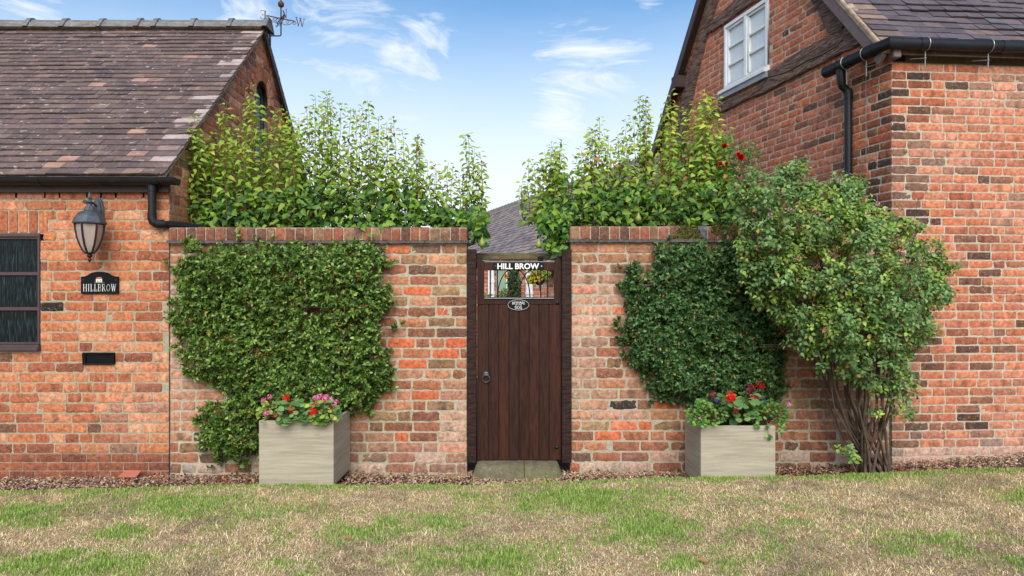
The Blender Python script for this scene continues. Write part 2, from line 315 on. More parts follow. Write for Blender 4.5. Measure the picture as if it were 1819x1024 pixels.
# ---------------------------------------------------------------- brickwork and tiling
def jig(c, k):
    b = 1 + rng.uniform(-k, k); return tuple(max(0, x * b * (1 + rng.uniform(-k, k) * .22)) for x in c)
def pick(pal):
    r = rng.random() * sum(w for w, _ in pal)
    for w, c in pal:
        r -= w
        if r <= 0: return c
    return pal[-1][1]
def brick(mb, O, u, n, u0, u1, z0, z1, col, proud=0.008, rough=1.0, lo=False):
    rough = rough * rng.choice((.35, .45, .6, .9, 1.3))
    """one brick face with chipped, rounded edges standing proud of the mortar"""
    up = Vector((0, 0, 1)); nx = 3 if lo else 9; nz = 3 if lo else 5
    dark = rng.random() < .38; b0 = rng.uniform(.15, .7); bw = rng.uniform(.1, .3); bk = rng.choice((rng.uniform(.55, .85), rng.uniform(1.12, 1.35)))
    lift = rng.uniform(-.002, .003) * rough; tilt = rng.uniform(-.002, .002) * rough; sag = rng.uniform(-.0015, .0015) * rough
    idx = []
    chip = rng.random() < .3 * rough; cx = rng.choice((0, nx - 1)); cz = rng.choice((0, nz - 1))
    for j in range(nz):
        row = []
        for i in range(nx):
            fu = i / (nx - 1); fz = j / (nz - 1); eu = i in (0, nx - 1); ez = j in (0, nz - 1)
            if not lo:                                   # pull the second ring towards the edge so that the rounding stays narrow
                if i == 1: fu = .05
                if i == nx - 2: fu = .95
                if j == 1: fz = .13
                if j == nz - 2: fz = .87
            uu = u0 + (u1 - u0) * fu; zz = z0 + (z1 - z0) * fz; d = proud + lift + tilt * (fu - .5) * 2
            if eu: uu += rng.uniform(-.0045, .004) * rough * (1 if i == 0 else -1)
            if ez: zz += rng.uniform(-.0045, .004) * rough * (1 if j == 0 else -1)
            if eu or ez: d -= .0022
            if eu and ez:
                d -= .002
                uu += (.003 if i == 0 else -.005) * rough; zz += (.003 if j == 0 else -.003) * rough
            if chip and abs(i - cx) <= 1 and abs(j - cz) <= 1: d -= rng.uniform(.002, .007)
            if not (eu or ez): d += rng.uniform(-.0012, .0012) * rough
            zz += sag * (fu - .5) * 2
            c = col
            if dark and b0 < fu < b0 + bw: c = tuple(x * bk for x in col)
            row.append(mb.vert(O + u * uu + up * zz + n * d, jig(c, .05)))
        idx.append(row)
    for j in range(nz - 1):
        for i in range(nx - 1):
            mb.face((idx[j][i], idx[j][i + 1], idx[j + 1][i + 1], idx[j + 1][i]))
    ring = [idx[0][i] for i in range(nx)] + [idx[j][nx - 1] for j in range(1, nz)] + [idx[nz - 1][i] for i in range(nx - 2, -1, -1)] + [idx[j][0] for j in range(nz - 2, 0, -1)]
    sk = [mb.vert(Vector(mb.v[k]) - n * (proud + .012), tuple(x * .8 for x in col)) for k in ring]
    for a in range(len(ring)):
        b = (a + 1) % len(ring); mb.face((ring[b], ring[a], sk[a], sk[b]))
def brickwork(mb, O, u, n, zlist, L, H, j, spans, colfn, pattern, mortar, proud=.0045, rough=1.0, lo=False, mdep=0.0):
    """courses of bricks; spans(z) gives the (a, b) stretches of wall at that height; the mortar is a sheet behind"""
    up = Vector((0, 0, 1)); O = Vector(O); u = Vector(u); n = Vector(n)
    for k in range(len(zlist) - 1):
        z0, z1 = zlist[k], zlist[k + 1]
        for a, b in spans((z0 + z1) / 2):
            if b - a < .02: continue
            mb.mi = 1; mb.col = mortar
            st = max(1, int((b - a) / .12)); pr = None
            for q in range(st + 1):
                x = a + (b - a) * q / st
                cu = [mb.vert(O + u * x + up * zz - n * mdep, jig(mortar, .06)) for zz in (z0, z1)]
                if pr: mb.face((pr[0], cu[0], cu[1], pr[1]))
                pr = cu
            mb.mi = 0
            x = a - rng.uniform(0, .04); seq = pattern(k); i = 0; x -= seq[1]; first = True
            seq = seq[0]
            while x < b:
                l = (L if seq[i % len(seq)] == 's' else H) * (1 + rng.uniform(-.03, .03) * rough); i += 1
                x0, x1 = max(x, a + .001), min(x + l, b - .001); x += l + j
                if first: x0 = a + .001
                if b - x1 < .055: x1 = b - .001
                if x1 - x0 < .05: continue
                first = False
                brick(mb, O, u, n, x0, x1, z0 + j * .5, z1 - j * .5 + rng.uniform(-.002, .001) * rough, colfn(x0, (z0 + z1) / 2, x1 - x0), proud, rough, lo)
def pat_random(p_h=.22):
    def f(k):
        return ([('h' if rng.random() < p_h else 's') for _ in range(9)], (k % 2) * .12 + rng.uniform(-.01, .03))
    return f
def pat_monk(k): return (['s', 's', 's', 'h'], .17 + (k % 2) * .34 + (k % 4 // 2) * .12)
def course_list(z0, h, n): return [z0 + i * h for i in range(n + 1)]
k1 = .88
ORANGE = [(5, lin(206, 116, 78, k1)), (4, lin(192, 100, 68, k1)), (3, lin(214, 130, 94, k1)), (2, lin(222, 150, 118, k1)), (2, lin(172, 88, 62, k1)), (1.2, lin(150, 76, 60, k1)), (.5, lin(132, 84, 70, k1)), (.12, lin(58, 50, 48, k1))]
GARDEN = [(3.5, lin(196, 102, 68, k1)), (3, lin(180, 94, 72, k1)), (2.5, lin(202, 120, 88, k1)), (2.4, lin(154, 84, 66, k1)), (1.6, lin(196, 128, 104, k1)), (1.4, lin(150, 106, 74, k1)), (1.0, lin(176, 134, 90, k1)), (1.0, lin(120, 78, 66, k1)), (.5, lin(78, 68, 70, k1))]
HOUSE = [(5, lin(204, 96, 62, k1)), (3, lin(192, 92, 70, k1)), (2, lin(212, 112, 78, k1)), (2, lin(176, 88, 66, k1)), (1.4, lin(196, 116, 92, k1)), (1.5, lin(146, 82, 64, k1)), (.8, lin(120, 78, 64, k1))]
HDARK = [(3, lin(100, 66, 54, k1)), (2, lin(74, 54, 50, k1)), (2, lin(140, 76, 56, k1)), (1.5, lin(166, 84, 58, k1))]
def soft(p, t=.22):
    return [(w, tuple(x * (1 - t) + g * t for x, g in zip(c, (sum(c) / 3 * 1.5, sum(c) / 3 * 1.1, sum(c) / 3 * .62)))) for w, c in p]
ORANGE = [(w, tuple(x * y for x, y in zip(c, (.90, .89, .84)))) for w, c in soft(ORANGE, .2)]; GARDEN = [(w, tuple(x * .84 for x in c)) for w, c in soft(GARDEN, .32)]; HOUSE = soft(HOUSE, .28); HDARK = soft(HDARK, .1)
def mix(a, b, t): return tuple(x * (1 - t) + y * t for x, y in zip(a, b))
def tiles(mb, P0, e, s, n, rows, gauge, rowlen, w, pal, thick=.012, verge_pal=None, verge_end='hi', rough=1.0, off=0.0, over=1.4, nrange=None):
    """courses of plain tiles laid up a slope; e runs along the eave, s up the slope"""
    P0 = Vector(P0); e = Vector(e).normalized(); s = Vector(s).normalized(); n = Vector(n).normalized()
    for r in range(rows):
        a, b = (0, rowlen) if nrange is None else nrange(r)
        x = a - (w * .5 if r % 2 else 0)
        wob = rng.uniform(0, 6.28)
        while x < b - .01:
            x0, x1 = max(x, a), min(x + w, b)
            if x1 - x0 > .03:
                c = pick(pal)
                if verge_pal and ((verge_end == 'hi' and x1 > b - .09) or (verge_end == 'lo' and x0 < a + .05)):
                    if rng.random() < .55: c = pick(verge_pal)
                    if verge_end == 'hi': x0 = max(a, x1 - w * 1.5)
                    else: x1 = x0 + w * 1.5
                c = jig(c, .07)
                j0 = rng.uniform(-.004, .004) * rough; lz = thick + .010 + rng.uniform(0, .005) * rough + .004 * math.sin((x0 + x1) * 1.3 + wob) * rough
                sl = rng.uniform(-.003, .003) * rough; ri = .004 * math.sin(x0 * 2.1 + r * .7) * rough
                A = P0 + e * (x0 + .0012) + s * (r * gauge + j0 + sl); B = P0 + e * (x1 - .0012) + s * (r * gauge + j0 - sl)
                top = s * (gauge * over)
                mb.col = c
                dx = rng.uniform(-.0015, .002) * rough
                q = [A + n * (lz - thick + dx + ri), B + n * (lz - thick + ri), B + top + n * (-.004 + ri), A + top + n * (-.004 + ri)]
                t = [p + n * thick for p in q]
                i = [mb.vert(p) for p in q + t]
                for fc in ((3, 2, 1, 0), (4, 5, 6, 7), (0, 1, 5, 4), (1, 2, 6, 5), (3, 0, 4, 7), (2, 3, 7, 6)): mb.face([i[k] for k in fc])
            x = max(x + w, x1) if (verge_end == 'lo' and verge_pal and x <= a) else x + w

# ---------------------------------------------------------------- ground
_BN = np.random.default_rng(77).random((64, 64))
def patch(x, z, s):
    return float(grid_noise(np.array([x + 50.]), np.array([z + 20.]), s, 71)[0])
def zg(x): return float(np.interp(x, [-8, -4.5, -3, -1.5, 0, 1.5, 3.3, 4.6, 7], [-.09, -.07, -.055, -.035, -.035, -.01, .04, .135, .2]))
def zl(x): return float(np.interp(x, [-8, -4.1, -2, 0, 1.5, 3, 4.2, 8], [-.02, .0, .04, .05, .105, .13, .16, .2]))
def lawn_edge(x): return -.60 + .02 * math.sin(x * 2.3) + .012 * math.sin(x * 7.1 + 1) + (.10 if x > 4 else .10 * max(0, (x - 2.6) / 1.4))
def zlawn(x, y):
    b = zl(x); d = lawn_edge(x) - y
    return b + .018 * math.sin(x * 1.7 + y) * min(1, max(d, 0)) - .05 * math.exp(-max(d, 0) / .04)
def make_ground():
    mb = MB(); xs = [-150, -60, -20, -10] + [-8 + .5 * i for i in range(33)] + [12, 20, 60, 150]; ys = [-150, -40, -8, -4, -1.0, -.4, .5, 2, 6, 14, 40, 150]
    g = [[mb.vert((x, y, zg(x) - .035 - (.12 if y < -.7 else 0))) for x in xs] for y in ys]
    for j in range(len(ys) - 1):
        for i in range(len(xs) - 1): mb.face((g[j][i], g[j][i + 1], g[j + 1][i + 1], g[j + 1][i]))
    tag(mb.build('ground', M['soil'], origin=(0, 0, 0), smooth=60), None, None, kind='structure')
    mb = MB(); xs = [-60, -20, -10] + [-7 + .12 * i for i in range(118)] + [10, 20, 60]
    offs = [0, .02, .05, .1, .18, .3, .5, .8, 1.2, 1.7, 2.3, 3.2, 4.5, 8, 20, 60]
    g = []
    for o in offs: g.append([mb.vert((x, lawn_edge(x) - o, zlawn(x, lawn_edge(x) - o))) for x in xs])
    sk = [mb.vert((x, lawn_edge(x) + .02, zg(x) - .08)) for x in xs]
    for i in range(len(xs) - 1):
        mb.face((g[0][i], g[0][i + 1], sk[i + 1], sk[i]))
        for j in range(len(offs) - 1): mb.face((g[j + 1][i], g[j + 1][i + 1], g[j][i + 1], g[j][i]))
    tag(mb.build('lawn', M['lawn'], origin=(0, 0, 0), smooth=60), None, None, kind='structure')
make_ground()

def make_grass():
    N = 470000
    y = -.58 - (nr.random(N) ** 0.9) * 2.65; hw = (D + y) * .80 + .5; x = (nr.random(N) * 2 - 1) * hw
    keep = nr.random(N) < hw / 4.6; x = x[keep]; y = y[keep]
    # denser tufts growing out of single crowns
    T_ = 2800; ty = -.62 - (nr.random(T_) ** 0.9) * 2.55; tx = (nr.random(T_) * 2 - 1) * ((D + ty) * .80 + .4); tk = nr.integers(14, 44, T_)
    ri = np.repeat(np.arange(T_), tk); sp_ = .010 + .022 * np.repeat(nr.random(T_), tk); n0 = len(x)
    x = np.concatenate([x, tx[ri] + nr.normal(size=len(ri)) * sp_]); y = np.minimum(np.concatenate([y, ty[ri] + nr.normal(size=len(ri)) * sp_ * .8]), -.56)
    istuft = np.arange(len(x)) >= n0; tg = np.concatenate([np.zeros(n0), (nr.random(T_) < .5)[ri]])
    px = CX + F * x / (D + y); py = HY + F * (EYE - .05) / (D + y)
    blobs = [(330, 900, 110, 24, 1), (210, 945, 60, 16, .8), (40, 905, 60, 26, .8), (120, 1000, 150, 30, .95), (740, 925, 110, 22, .75), (1010, 895, 190, 24, 1), (1150, 950, 110, 26, .7), (900, 985, 120, 34, .8),
             (640, 950, 60, 18, .7), (1480, 860, 120, 9, .9), (1650, 990, 90, 30, .35), (500, 1005, 70, 18, .4), (1350, 960, 60, 14, .5), (1750, 850, 90, 10, .8), (760, 1000, 60, 20, .55), (1240, 1010, 60, 16, .6), (1810, 900, 50, 18, .5)]
    gdn = np.zeros(len(x))
    for bx, by, sx, sy, k in blobs: gdn = np.maximum(gdn, k * np.exp(-((px - bx) / sx) ** 2 - ((py - by) / sy) ** 2))
    ed = np.array([lawn_edge(a) for a in x]) - y
    gdn = np.maximum(gdn, (1.15 + .3 * (x > 1)) * np.exp(-(ed / .17) ** 2))
    gdn = gdn * (.25 + .9 * grid_noise(x + 9, y + 9, .16, 3) + .55 * grid_noise(x + 9, y + 9, .05, 13)) + .55 * (grid_noise(x + 9, y + 9, .45, 4) * grid_noise(x + 5, y + 8, .11, 5) * 1.5 - .22) 
    tuft = grid_noise(x + 9, y + 9, .07, 6)
    green = nr.random(len(x)) < np.where(istuft, np.clip(.04 + tg * .3 + gdn * .6, 0, .95), 0) + np.where(istuft, 0, 1) * np.clip(gdn * 1.0 + (tuft - .5) * .45 + .0, 0.05, .88)
    z = np.array([zlawn(a, b) for a, b in zip(x, y)])
    ok = ed > .0
    for (pa, pb, ya) in (PL1 + (0,), PL2 + (0,)):
        ok &= ~((x > pa[0] - .01) & (x < pb[0] + .01) & (y > pa[1] - .004))
    bare = grid_noise(x + 9, y + 9, .22, 8); ok &= (green | (nr.random(len(x)) < np.clip(1.5 - bare * 1.05, .4, 1)))
    x, y, z, green, gdn, tuft, istuft = (a[ok] for a in (x, y, z, green, gdn, tuft, istuft)); N = len(x)
    ln = np.where(green, nr.uniform(.016, .038, N) * (.5 + .75 * np.clip(gdn, 0, 1)) * np.where(((np.array([lawn_edge(a) for a in x]) - y)) < .12, .62, 1), nr.uniform(.010, .03, N) + (nr.random(N) < .05) * .03)
    ang = nr.random(N) * 6.283; lean = np.where(green, nr.uniform(.05, .9, N), nr.uniform(.4, 2.6, N))
    w = np.where(green, nr.uniform(.0013, .0027, N), nr.uniform(.0010, .0022, N))
    ln = ln * np.where(istuft, np.where(green, 1.35, .9), 1)
    d = np.stack([np.cos(ang), np.sin(ang), np.zeros(N)], 1); a2 = ang + 1.57 + nr.uniform(-.6, .6, N); sd = np.stack([np.cos(a2), np.sin(a2), np.zeros(N)], 1)
    up = np.array([0, 0, 1.0]); p = np.stack([x, y, z - .003], 1); ln = ln[:, None]; w = w[:, None]; lean = lean[:, None]
    m = p + up * ln * .55 / np.sqrt(1 + lean ** 2 * .5) + d * ln * lean * .25; t = p + up * ln / np.sqrt(1 + lean ** 2 * 1.4) * .95 + d * ln * lean * .62
    V = np.stack([p - sd * w, p + sd * w, m - sd * w * .85, m + sd * w * .85, t], 1).reshape(-1, 3)
    T = (np.array([(0, 1, 3), (0, 3, 2), (2, 3, 4)])[None] + (np.arange(N) * 5)[:, None, None]).reshape(-1, 3)
    straw = np.array([lin(226, 204, 172, .86), lin(212, 186, 152, .84), lin(196, 166, 134, .82), lin(238, 220, 192, .88), lin(158, 126, 98, .8)])
    grn = np.array([lin(152, 182, 84, .8), lin(134, 166, 74, .8), lin(172, 198, 102, .8), lin(194, 202, 128, .82), lin(112, 142, 66, .76)])
    c = 1.1 * np.where(green[:, None], grn[nr.integers(0, 5, N)], straw[nr.integers(0, 5, N)]) * nr.uniform(.8, 1.18, (N, 1))
    th = grid_noise(x + 9, y + 9, .35, 61) * .6 + grid_noise(x + 9, y + 9, .09, 62) * .5; c = c * np.where(green, 1, np.clip(1.38 - .85 * np.clip(th - .34, 0, 1) * 1.6, .68, 1.2))[:, None]
    Cc = np.repeat(c[:, None, :], 5, 1); Cc[:, 4] = Cc[:, 4] * 1.06
    o = np_mesh('grass', V, T, Cc.reshape(-1, 3), M['grassblade']); tag(o, 'short parched lawn grass, straw coloured with fresh green tufts', 'grass', kind='stuff')
ICO_V, ICO_F = None, None
def ico():
    bm = bmesh.new(); bmesh.ops.create_icosphere(bm, subdivisions=1, radius=1); v = np.array([tuple(q.co) for q in bm.verts]); f = np.array([[q.index for q in t.verts] for t in bm.faces]); bm.free(); return v, f
ICO_V, ICO_F = ico()
def rocks(x, y, z, s, cols, name, mat_, flat=.6):
    N = len(x); a = nr.random(N) * 6.283; ca, sa = np.cos(a), np.sin(a)
    sc = np.stack([s * nr.uniform(.7, 1.3, N), s * nr.uniform(.55, .9, N), s * flat * nr.uniform(.6, 1.2, N)], 1)
    V = ICO_V[None] * (1 + nr.uniform(-.22, .22, (N, len(ICO_V), 1))) * sc[:, None, :]
    tl = nr.uniform(-.5, .5, (N, 1)); V[:, :, 2] += V[:, :, 0] * tl
    X = V[:, :, 0] * ca[:, None] - V[:, :, 1] * sa[:, None]; Y = V[:, :, 0] * sa[:, None] + V[:, :, 1] * ca[:, None]
    V = np.stack([X + x[:, None], Y + y[:, None], V[:, :, 2] + z[:, None]], 2).reshape(-1, 3)
    T = (ICO_F[None] + (np.arange(N) * len(ICO_V))[:, None, None]).reshape(-1, 3)
    return np_mesh(name, V, T, np.repeat(cols, len(ICO_V), 0), mat_, smooth=False)
def make_gravel():
    N = 17000; x = nr.uniform(-5.3, 5.3, N); y = nr.uniform(-.66, .06, N)
    s = nr.uniform(.006, .0135, N)
    z = np.array([zg(a) for a in x]) - .016 + nr.random(N) * .016 + .012 * grid_noise(x + 9, y + 9, .2, 21)
    b = nr.random(N)
    pal = np.array([lin(188, 150, 125, .75), lin(160, 125, 105, .75), (lin(210, 180, 150, .75)), lin(126, 100, 90, .75), lin(150, 95, 70, .75), lin(200, 160, 110, .75), lin(112, 104, 104, .75), lin(222, 205, 185, .75)])
    c = pal[nr.choice(8, N, p=[.2, .2, .15, .12, .12, .09, .07, .05])] * nr.uniform(.8, 1.2, (N, 1))
    warm = np.exp(-((x - .1) / .9) ** 2)[:, None]; c = c * (1 - warm * .35) + np.array(lin(214, 178, 132, .75)) * warm * .35
    o = rocks(x, y, z, s, c, 'gravel', M['pebble']); tag(o, 'strip of small brown and buff gravel along the foot of the walls', 'gravel', kind='stuff')
def make_litter():
    N = 900
    px = np.concatenate([nr.uniform(-3.4, -1.3, 300), nr.normal(1.75, .5, 180), nr.normal(3.0, .45, 330), nr.uniform(-4, 4.5, 90)]); y = nr.uniform(-.55, -.02, N)
    z = np.array([zg(a) for a in px]) + nr.uniform(.008, .024, N)
    t = np.stack([nr.normal(size=N), nr.normal(size=N), nr.normal(size=N) * .35], 1); n = np.stack([nr.normal(size=N) * .4, nr.normal(size=N) * .4, np.ones(N)], 1)
    pal = np.array([lin(170, 92, 48, .7), lin(132, 74, 46, .7), lin(196, 140, 84, .7), lin(104, 70, 50, .7)])
    o = leaf_cloud('fallen_leaves', M['dullleaf'], None, np.stack([px, y, z], 1), t, n, nr.uniform(.018, .04, N), pal[nr.integers(0, 4, N)], curl=-.3); tag(o, 'dry brown leaves lying on the gravel strip', 'fallen leaves', kind='stuff')
    # a few larger leaves lying on the grass
    pts = [(465, 868), (1420, 938), (610, 957), (1240, 1003), (870, 873), (1190, 898)]
    P_ = []
    for a, b in pts:
        d = (EYE - .08) * F / (b - HY); x = (a - CX) / F * d; P_.append((x, d - D, zlawn(x, d - D) + .03))
    N = len(P_); t = np.stack([np.ones(N), nr.normal(size=N) * .4, np.zeros(N)], 1); n = np.tile((0, -.5, 1.0), (N, 1))
    o = leaf_cloud('fallen_leaves', M['dullleaf'], None, P_, t, n, nr.uniform(.04, .07, N), np.tile(lin(205, 140, 96, .7), (N, 1)), curl=.3); tag(o, 'a few curled orange leaves scattered on the lawn', 'fallen leaves', kind='stuff')

# planter boxes: two opposite corners each (outside faces)
def planter_box(x0px, x1px, ypxtop, yfront, dep, hgt):
    d = D + yfront; x0 = (x0px - CX) / F * d; x1 = (x1px - CX) / F * d; zt = EYE + (HY - ypxtop) / F * d
    return ((x0, yfront, zt - hgt), (x1, yfront + dep, zt))
PL1 = planter_box(460, 592.5, 748, -.62, .56, .52)
PL2 = planter_box(1245, 1377.5, 757, -.62, .50, .50)

# ---------------------------------------------------------------- left house
LB = MB()
def left_house():
    X0 = -7.0; XR = P(300, 0).x; zt = P(0, 340).z
    root = empty('brick_house', 'low brick house with brown tiled roof, dark window and house sign at the left', 'house', (-5, 0, -.1))
    wl = P(72, 0).x + .0; wz0 = P(0, 624).z; wz1 = P(0, 414).z; wx0 = -5.6
    ch = 18.0 / 200
    zp = P(0, 806).z; z = course_list(zp, ch, 26)
    def spans(zc):
        if wz0 < zc < wz1: return [(0, wx0 - X0), (wl - X0, XR - X0)]
        return [(0, XR - X0)]
    mb = MB(); mort = lin(188, 174, 148, .76)
    bx, bz = P(111, 0).x, P(0, 547).z
    def colf(x, zc, l):
        c = pick(ORANGE)
        if x <= bx - X0 < x + l and abs(zc - bz) < .045: return lin(50, 44, 42, .7)
        if zc > zt - .12: c = mix(c, lin(110, 76, 58, .7), .25)  # shade under the eave put into the brick colour of the top courses
        pa = patch(x, zc, .5)
        if pa > .62: c = mix(c, lin(232, 186, 158, .85), (pa - .62) * 1.0)
        return jig(c, .08)
    zz = [q for q in z if q < zt + .09]
    # courses above the window head stay clear of the soldier course
    sz0 = wz1; sz1 = next(q for q in zz if q > wz1 + .17)
    def spans2(zc):
        if sz0 < zc + .044 and zc < sz1: return [(0, wx0 - .1 - X0), (wl + .03 - X0, XR - X0)]
        return spans(zc)
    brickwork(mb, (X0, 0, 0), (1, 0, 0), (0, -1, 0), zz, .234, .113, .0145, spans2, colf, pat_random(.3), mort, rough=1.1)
    # soldier course over the window
    x = wx0 - .1
    mb.mi = 1; mb.col = mort; mb.quad((wx0 - .1, .001, sz0 - .1), (wl + .035, .001, sz0 - .1), (wl + .035, .001, sz1), (wx0 - .1, .001, sz1)) if False else None
    mb.mi = 1; mb.col = mort; mb.quad((x, 0, sz0 - .01), (wl + .03, 0, sz0 - .01), (wl + .03, 0, sz1), (x, 0, sz1)); mb.mi = 0
    while x < wl + .0:
        brick(mb, Vector((0, 0, 0)), Vector((1, 0, 0)), Vector((0, -1, 0)), x + .006, x + .078, sz0 + .004, sz1 - .006, jig(pick(ORANGE), .1)); x += .088
    # plinth of smooth red bricks
    PLN = [(3, lin(168, 78, 56, k1)), (2, lin(156, 72, 54, k1)), (1, lin(136, 64, 52, k1)), (.8, lin(190, 136, 122, k1))]
    PLN = [(w, tuple(x * .85 for x in c)) for w, c in soft(PLN, .3)]
    zpl = [zp - i * .076 for i in range(5)][::-1]
    brickwork(mb, (X0, -.006, 0), (1, 0, 0), (0, -1, 0), zpl, .215, .1, .009, lambda zc: [(0, XR - X0)], lambda a, b, c: jig(pick(PLN), .06), lambda k: (['s'], .11 * (k % 2)), lin(185, 170, 145, .72), rough=.25, proud=.006)
    mb.mi = 1; mb.quad((X0, 0, zt - .06), (XR, 0, zt - .06), (XR, 0, zt + .05), (X0, 0, zt + .05))
    mb.build('front_wall', [M['brick'], M['mortar']], root, smooth=50)
    # gable wall on the right-hand side
    RY = 2.26; mb = MB(); RZT = P(478, 46, RY).z; e_ = P(305, 313, -.16); m_ = (RZT - .035 - e_.z) / (RY + .16); EVZ = e_.z + .16 * m_ - .035; RZ = EVZ + RY * m_
    def gs(zc):
        if zc > RZ - .06: return []
        if zc < EVZ: a = 0.0; b = 2 * RY
        else: t = (zc - EVZ) / (RZ - EVZ); a = RY * t; b = 2 * RY - RY * t
        if oc0 < zc < oc1: return [(a, oy0), (oy1, b)]
        return [(a + .0, b)]
    oy0, oy1, oc0, oc1 = 2.02, 2.48, 3.2, 4.15
    def gcol(x, zc, l):
        c = pick(ORANGE if rng.random() < .6 else GARDEN); return jig(c, .08)
    brickwork(mb, (XR, 0, 0), (0, 1, 0), (1, 0, 0), course_list(2.0, .09, 32), .236, .115, .0125, gs, gcol, pat_random(.25), mort, rough=1.2)
    # rough arch ring round the gable opening
    for i in range(9):
        a = math.pi * (i + .5) / 9; cy = (oy0 + oy1) / 2; rr = .30
        c = Vector((XR + .004, cy - math.cos(a) * rr, 3.93 + math.sin(a) * rr)); r = Vector((0, -math.cos(a), math.sin(a))); t = Vector((0, math.sin(a), math.cos(a)))
        mb.col = jig(pick(ORANGE), .1); mb.obox(c, (.012, 0, 0), r * .075, t * .043)
    mb.mi = 1; mb.col = mort
    mb.box((XR - .13, .004, -.2), (XR - .012, 2 * RY, 2.0)); mb.mi = 1; mb.prism([(XR - .002, .0, EVZ), (XR - .002, oy0 - .13, EVZ), (XR - .002, oy0 - .13, EVZ + (RZ - EVZ) * (oy0 - .13) / RY)], (-.1, 0, 0)); mb.prism([(XR - .002, 2 * RY, EVZ), (XR - .002, oy1 + .13, EVZ), (XR - .002, oy1 + .13, EVZ + (RZ - EVZ) * (2 * RY - oy1 - .13) / RY)], (-.1, 0, 0)); mb.prism([(XR - .002, oy0 - .13, 4.17), (XR - .002, oy1 + .13, 4.17), (XR - .002, oy1 + .13, EVZ + (RZ - EVZ) * (2 * RY - oy1 - .13) / RY), (XR - .002, RY, RZ), (XR - .002, oy0 - .13, EVZ + (RZ - EVZ) * (oy0 - .13) / RY)], (-.1, 0, 0))
    mb.build('gable_wall', [M['brick'], M['mortar']], root, smooth=50)
    mb = MB(); mb.prism([(XR - .14, .1, -.2), (XR - .14, 2 * RY - .1, -.2), (XR - .14, 2 * RY - .1, EVZ), (XR - .14, RY, RZ - .1), (XR - .14, .1, EVZ)], (-.05, 0, 0))
    mb.build('inner_wall', M['bodycore'], root)
    mb = MB(); mb.box((X0, 2 * RY - .1, -.2), (XR - .2, 2 * RY, EVZ)); mb.build('rear_wall', M['bodycore'], root)
    # arched gable opening: dark glass with frame and bars
    arch = [(oy0, oc0), (oy1, oc0), (oy1, 3.93)] + [((oy0 + oy1) / 2 + .23 * math.cos(a), 3.93 + .23 * math.sin(a)) for a in [math.pi * i / 10 for i in range(1, 10)]] + [(oy0, 3.93)]
    mb = MB(); mb.prism([(XR - .1, a, b) for a, b in arch], (-.02, 0, 0)); fr = mb.build('window', M['lead'], root)
    mb = MB(); ar = [Vector((XR - .085, a, b)) for a, b in arch]
    mb.tube(ar + [ar[0]], .022, 6); mb.tube([(XR - .085, (oy0 + oy1) / 2, oc0), (XR - .085, (oy0 + oy1) / 2, 4.15)], .012, 6); mb.build('frame', M['iron'], fr)
    # fascia, gutter, window
    gx1 = P(313, 0, -.12).x
    mb = MB(); mb.box((X0, -.045, P(0, 342, -.04).z), (XR + .02, -.010, P(0, 322, -.04).z)); mb.build('fascia', M['darkboard'], root, bevel=.003)
    mb = MB(); gz = P(0, 317, -.12).z; r_ = .056
    for k in range(9):
        a0 = math.pi * k / 9; a1 = math.pi * (k + 1) / 9
        def q(a, x, rr): return Vector((x, -.105 - math.cos(a) * rr, gz - math.sin(a) * rr))
        mb.quad(q(a0, X0, r_), q(a0, gx1, r_), q(a1, gx1, r_), q(a1, X0, r_)); mb.quad(q(a1, X0, r_ - .004), q(a1, gx1, r_ - .004), q(a0, gx1, r_ - .004), q(a0, X0, r_ - .004))
    def hd(x, w_, rr):
        poly = [(x, -.105 - math.cos(math.pi * k / 10) * rr, gz - math.sin(math.pi * k / 10) * rr) for k in range(11)]
        mb.prism([Vector(p) for p in poly], (w_, 0, 0))
    hd(gx1 - .03, .035, r_ + .004); hd(P(62, 0, -.12).x, .05, r_ + .004); hd(P(258, 0, -.12).x, .12, r_ + .006); mb.tube([(X0, -.16, gz), (gx1, -.16, gz)], .006, 6)
    mb.build('gutter', M['black'], root, smooth=40)
    mb = MB(); a = P(270, 326, -.09); b = P(270, 384, -.09)
    mb.tube([a, b], .034, 16); mb.tube([P(270, 381, -.09), P(270, 388, -.09), P(272, 394, -.09), P(277, 398, -.08), P(285, 398.5, -.06), P(292, 398, -.04)], [.038] * 6, 14)
    mb.tube([P(286, 398.5, -.055), P(330, 402, .12), P(392, 412, .38)], .034, 14); mb.tube([P(270, 379, -.09), P(270, 382, -.09)], .0395, 16); mb.tube([P(270, 341, -.09), P(270, 326, -.09)], .038, 16)
    mb.build('downpipe', M['black'], root, smooth=40)
    # roof: deck, tiles, ridge tiles with bedding
    e0 = P(305, 313, -.16); e0.x = XR + .045; RZ = RZT; sl = Vector((0, RY - e0.y, RZ - .035 - e0.z)); L_ = sl.length; sl.normalize(); nn = Vector((1, 0, 0)).cross(sl).normalized()
    if nn.z < 0: nn = -nn
    rows = 33; gauge = L_ / rows; mb = MB()
    pal = [(6, lin(114, 94, 90, K)), (4, lin(105, 87, 85, K)), (3, lin(124, 102, 96, K)), (.8, lin(140, 114, 104, K)), (.8, lin(95, 80, 81, K)), (.12, lin(178, 138, 124, K))]
    vp = [(2, lin(188, 168, 164, K)), (1, lin(166, 150, 152, K)), (1, lin(150, 124, 120, K))]
    tiles(mb, Vector((X0, e0.y, e0.z)), (1, 0, 0), sl, nn, rows, gauge, e0.x - X0, .165, pal, verge_pal=vp, verge_end='hi')
    sb = Vector((0, -sl.y, sl.z)); nb = Vector((0, -nn.y, nn.z)) if False else Vector((0, abs(nn.y), nn.z))
    tiles(mb, Vector((X0, 2 * RY - e0.y, e0.z)), (1, 0, 0), sb, nb, rows, gauge, e0.x - X0, .165, pal, verge_pal=vp, verge_end='hi')
    roof = mb.build('roof', M['tile'], root)
    mb = MB()
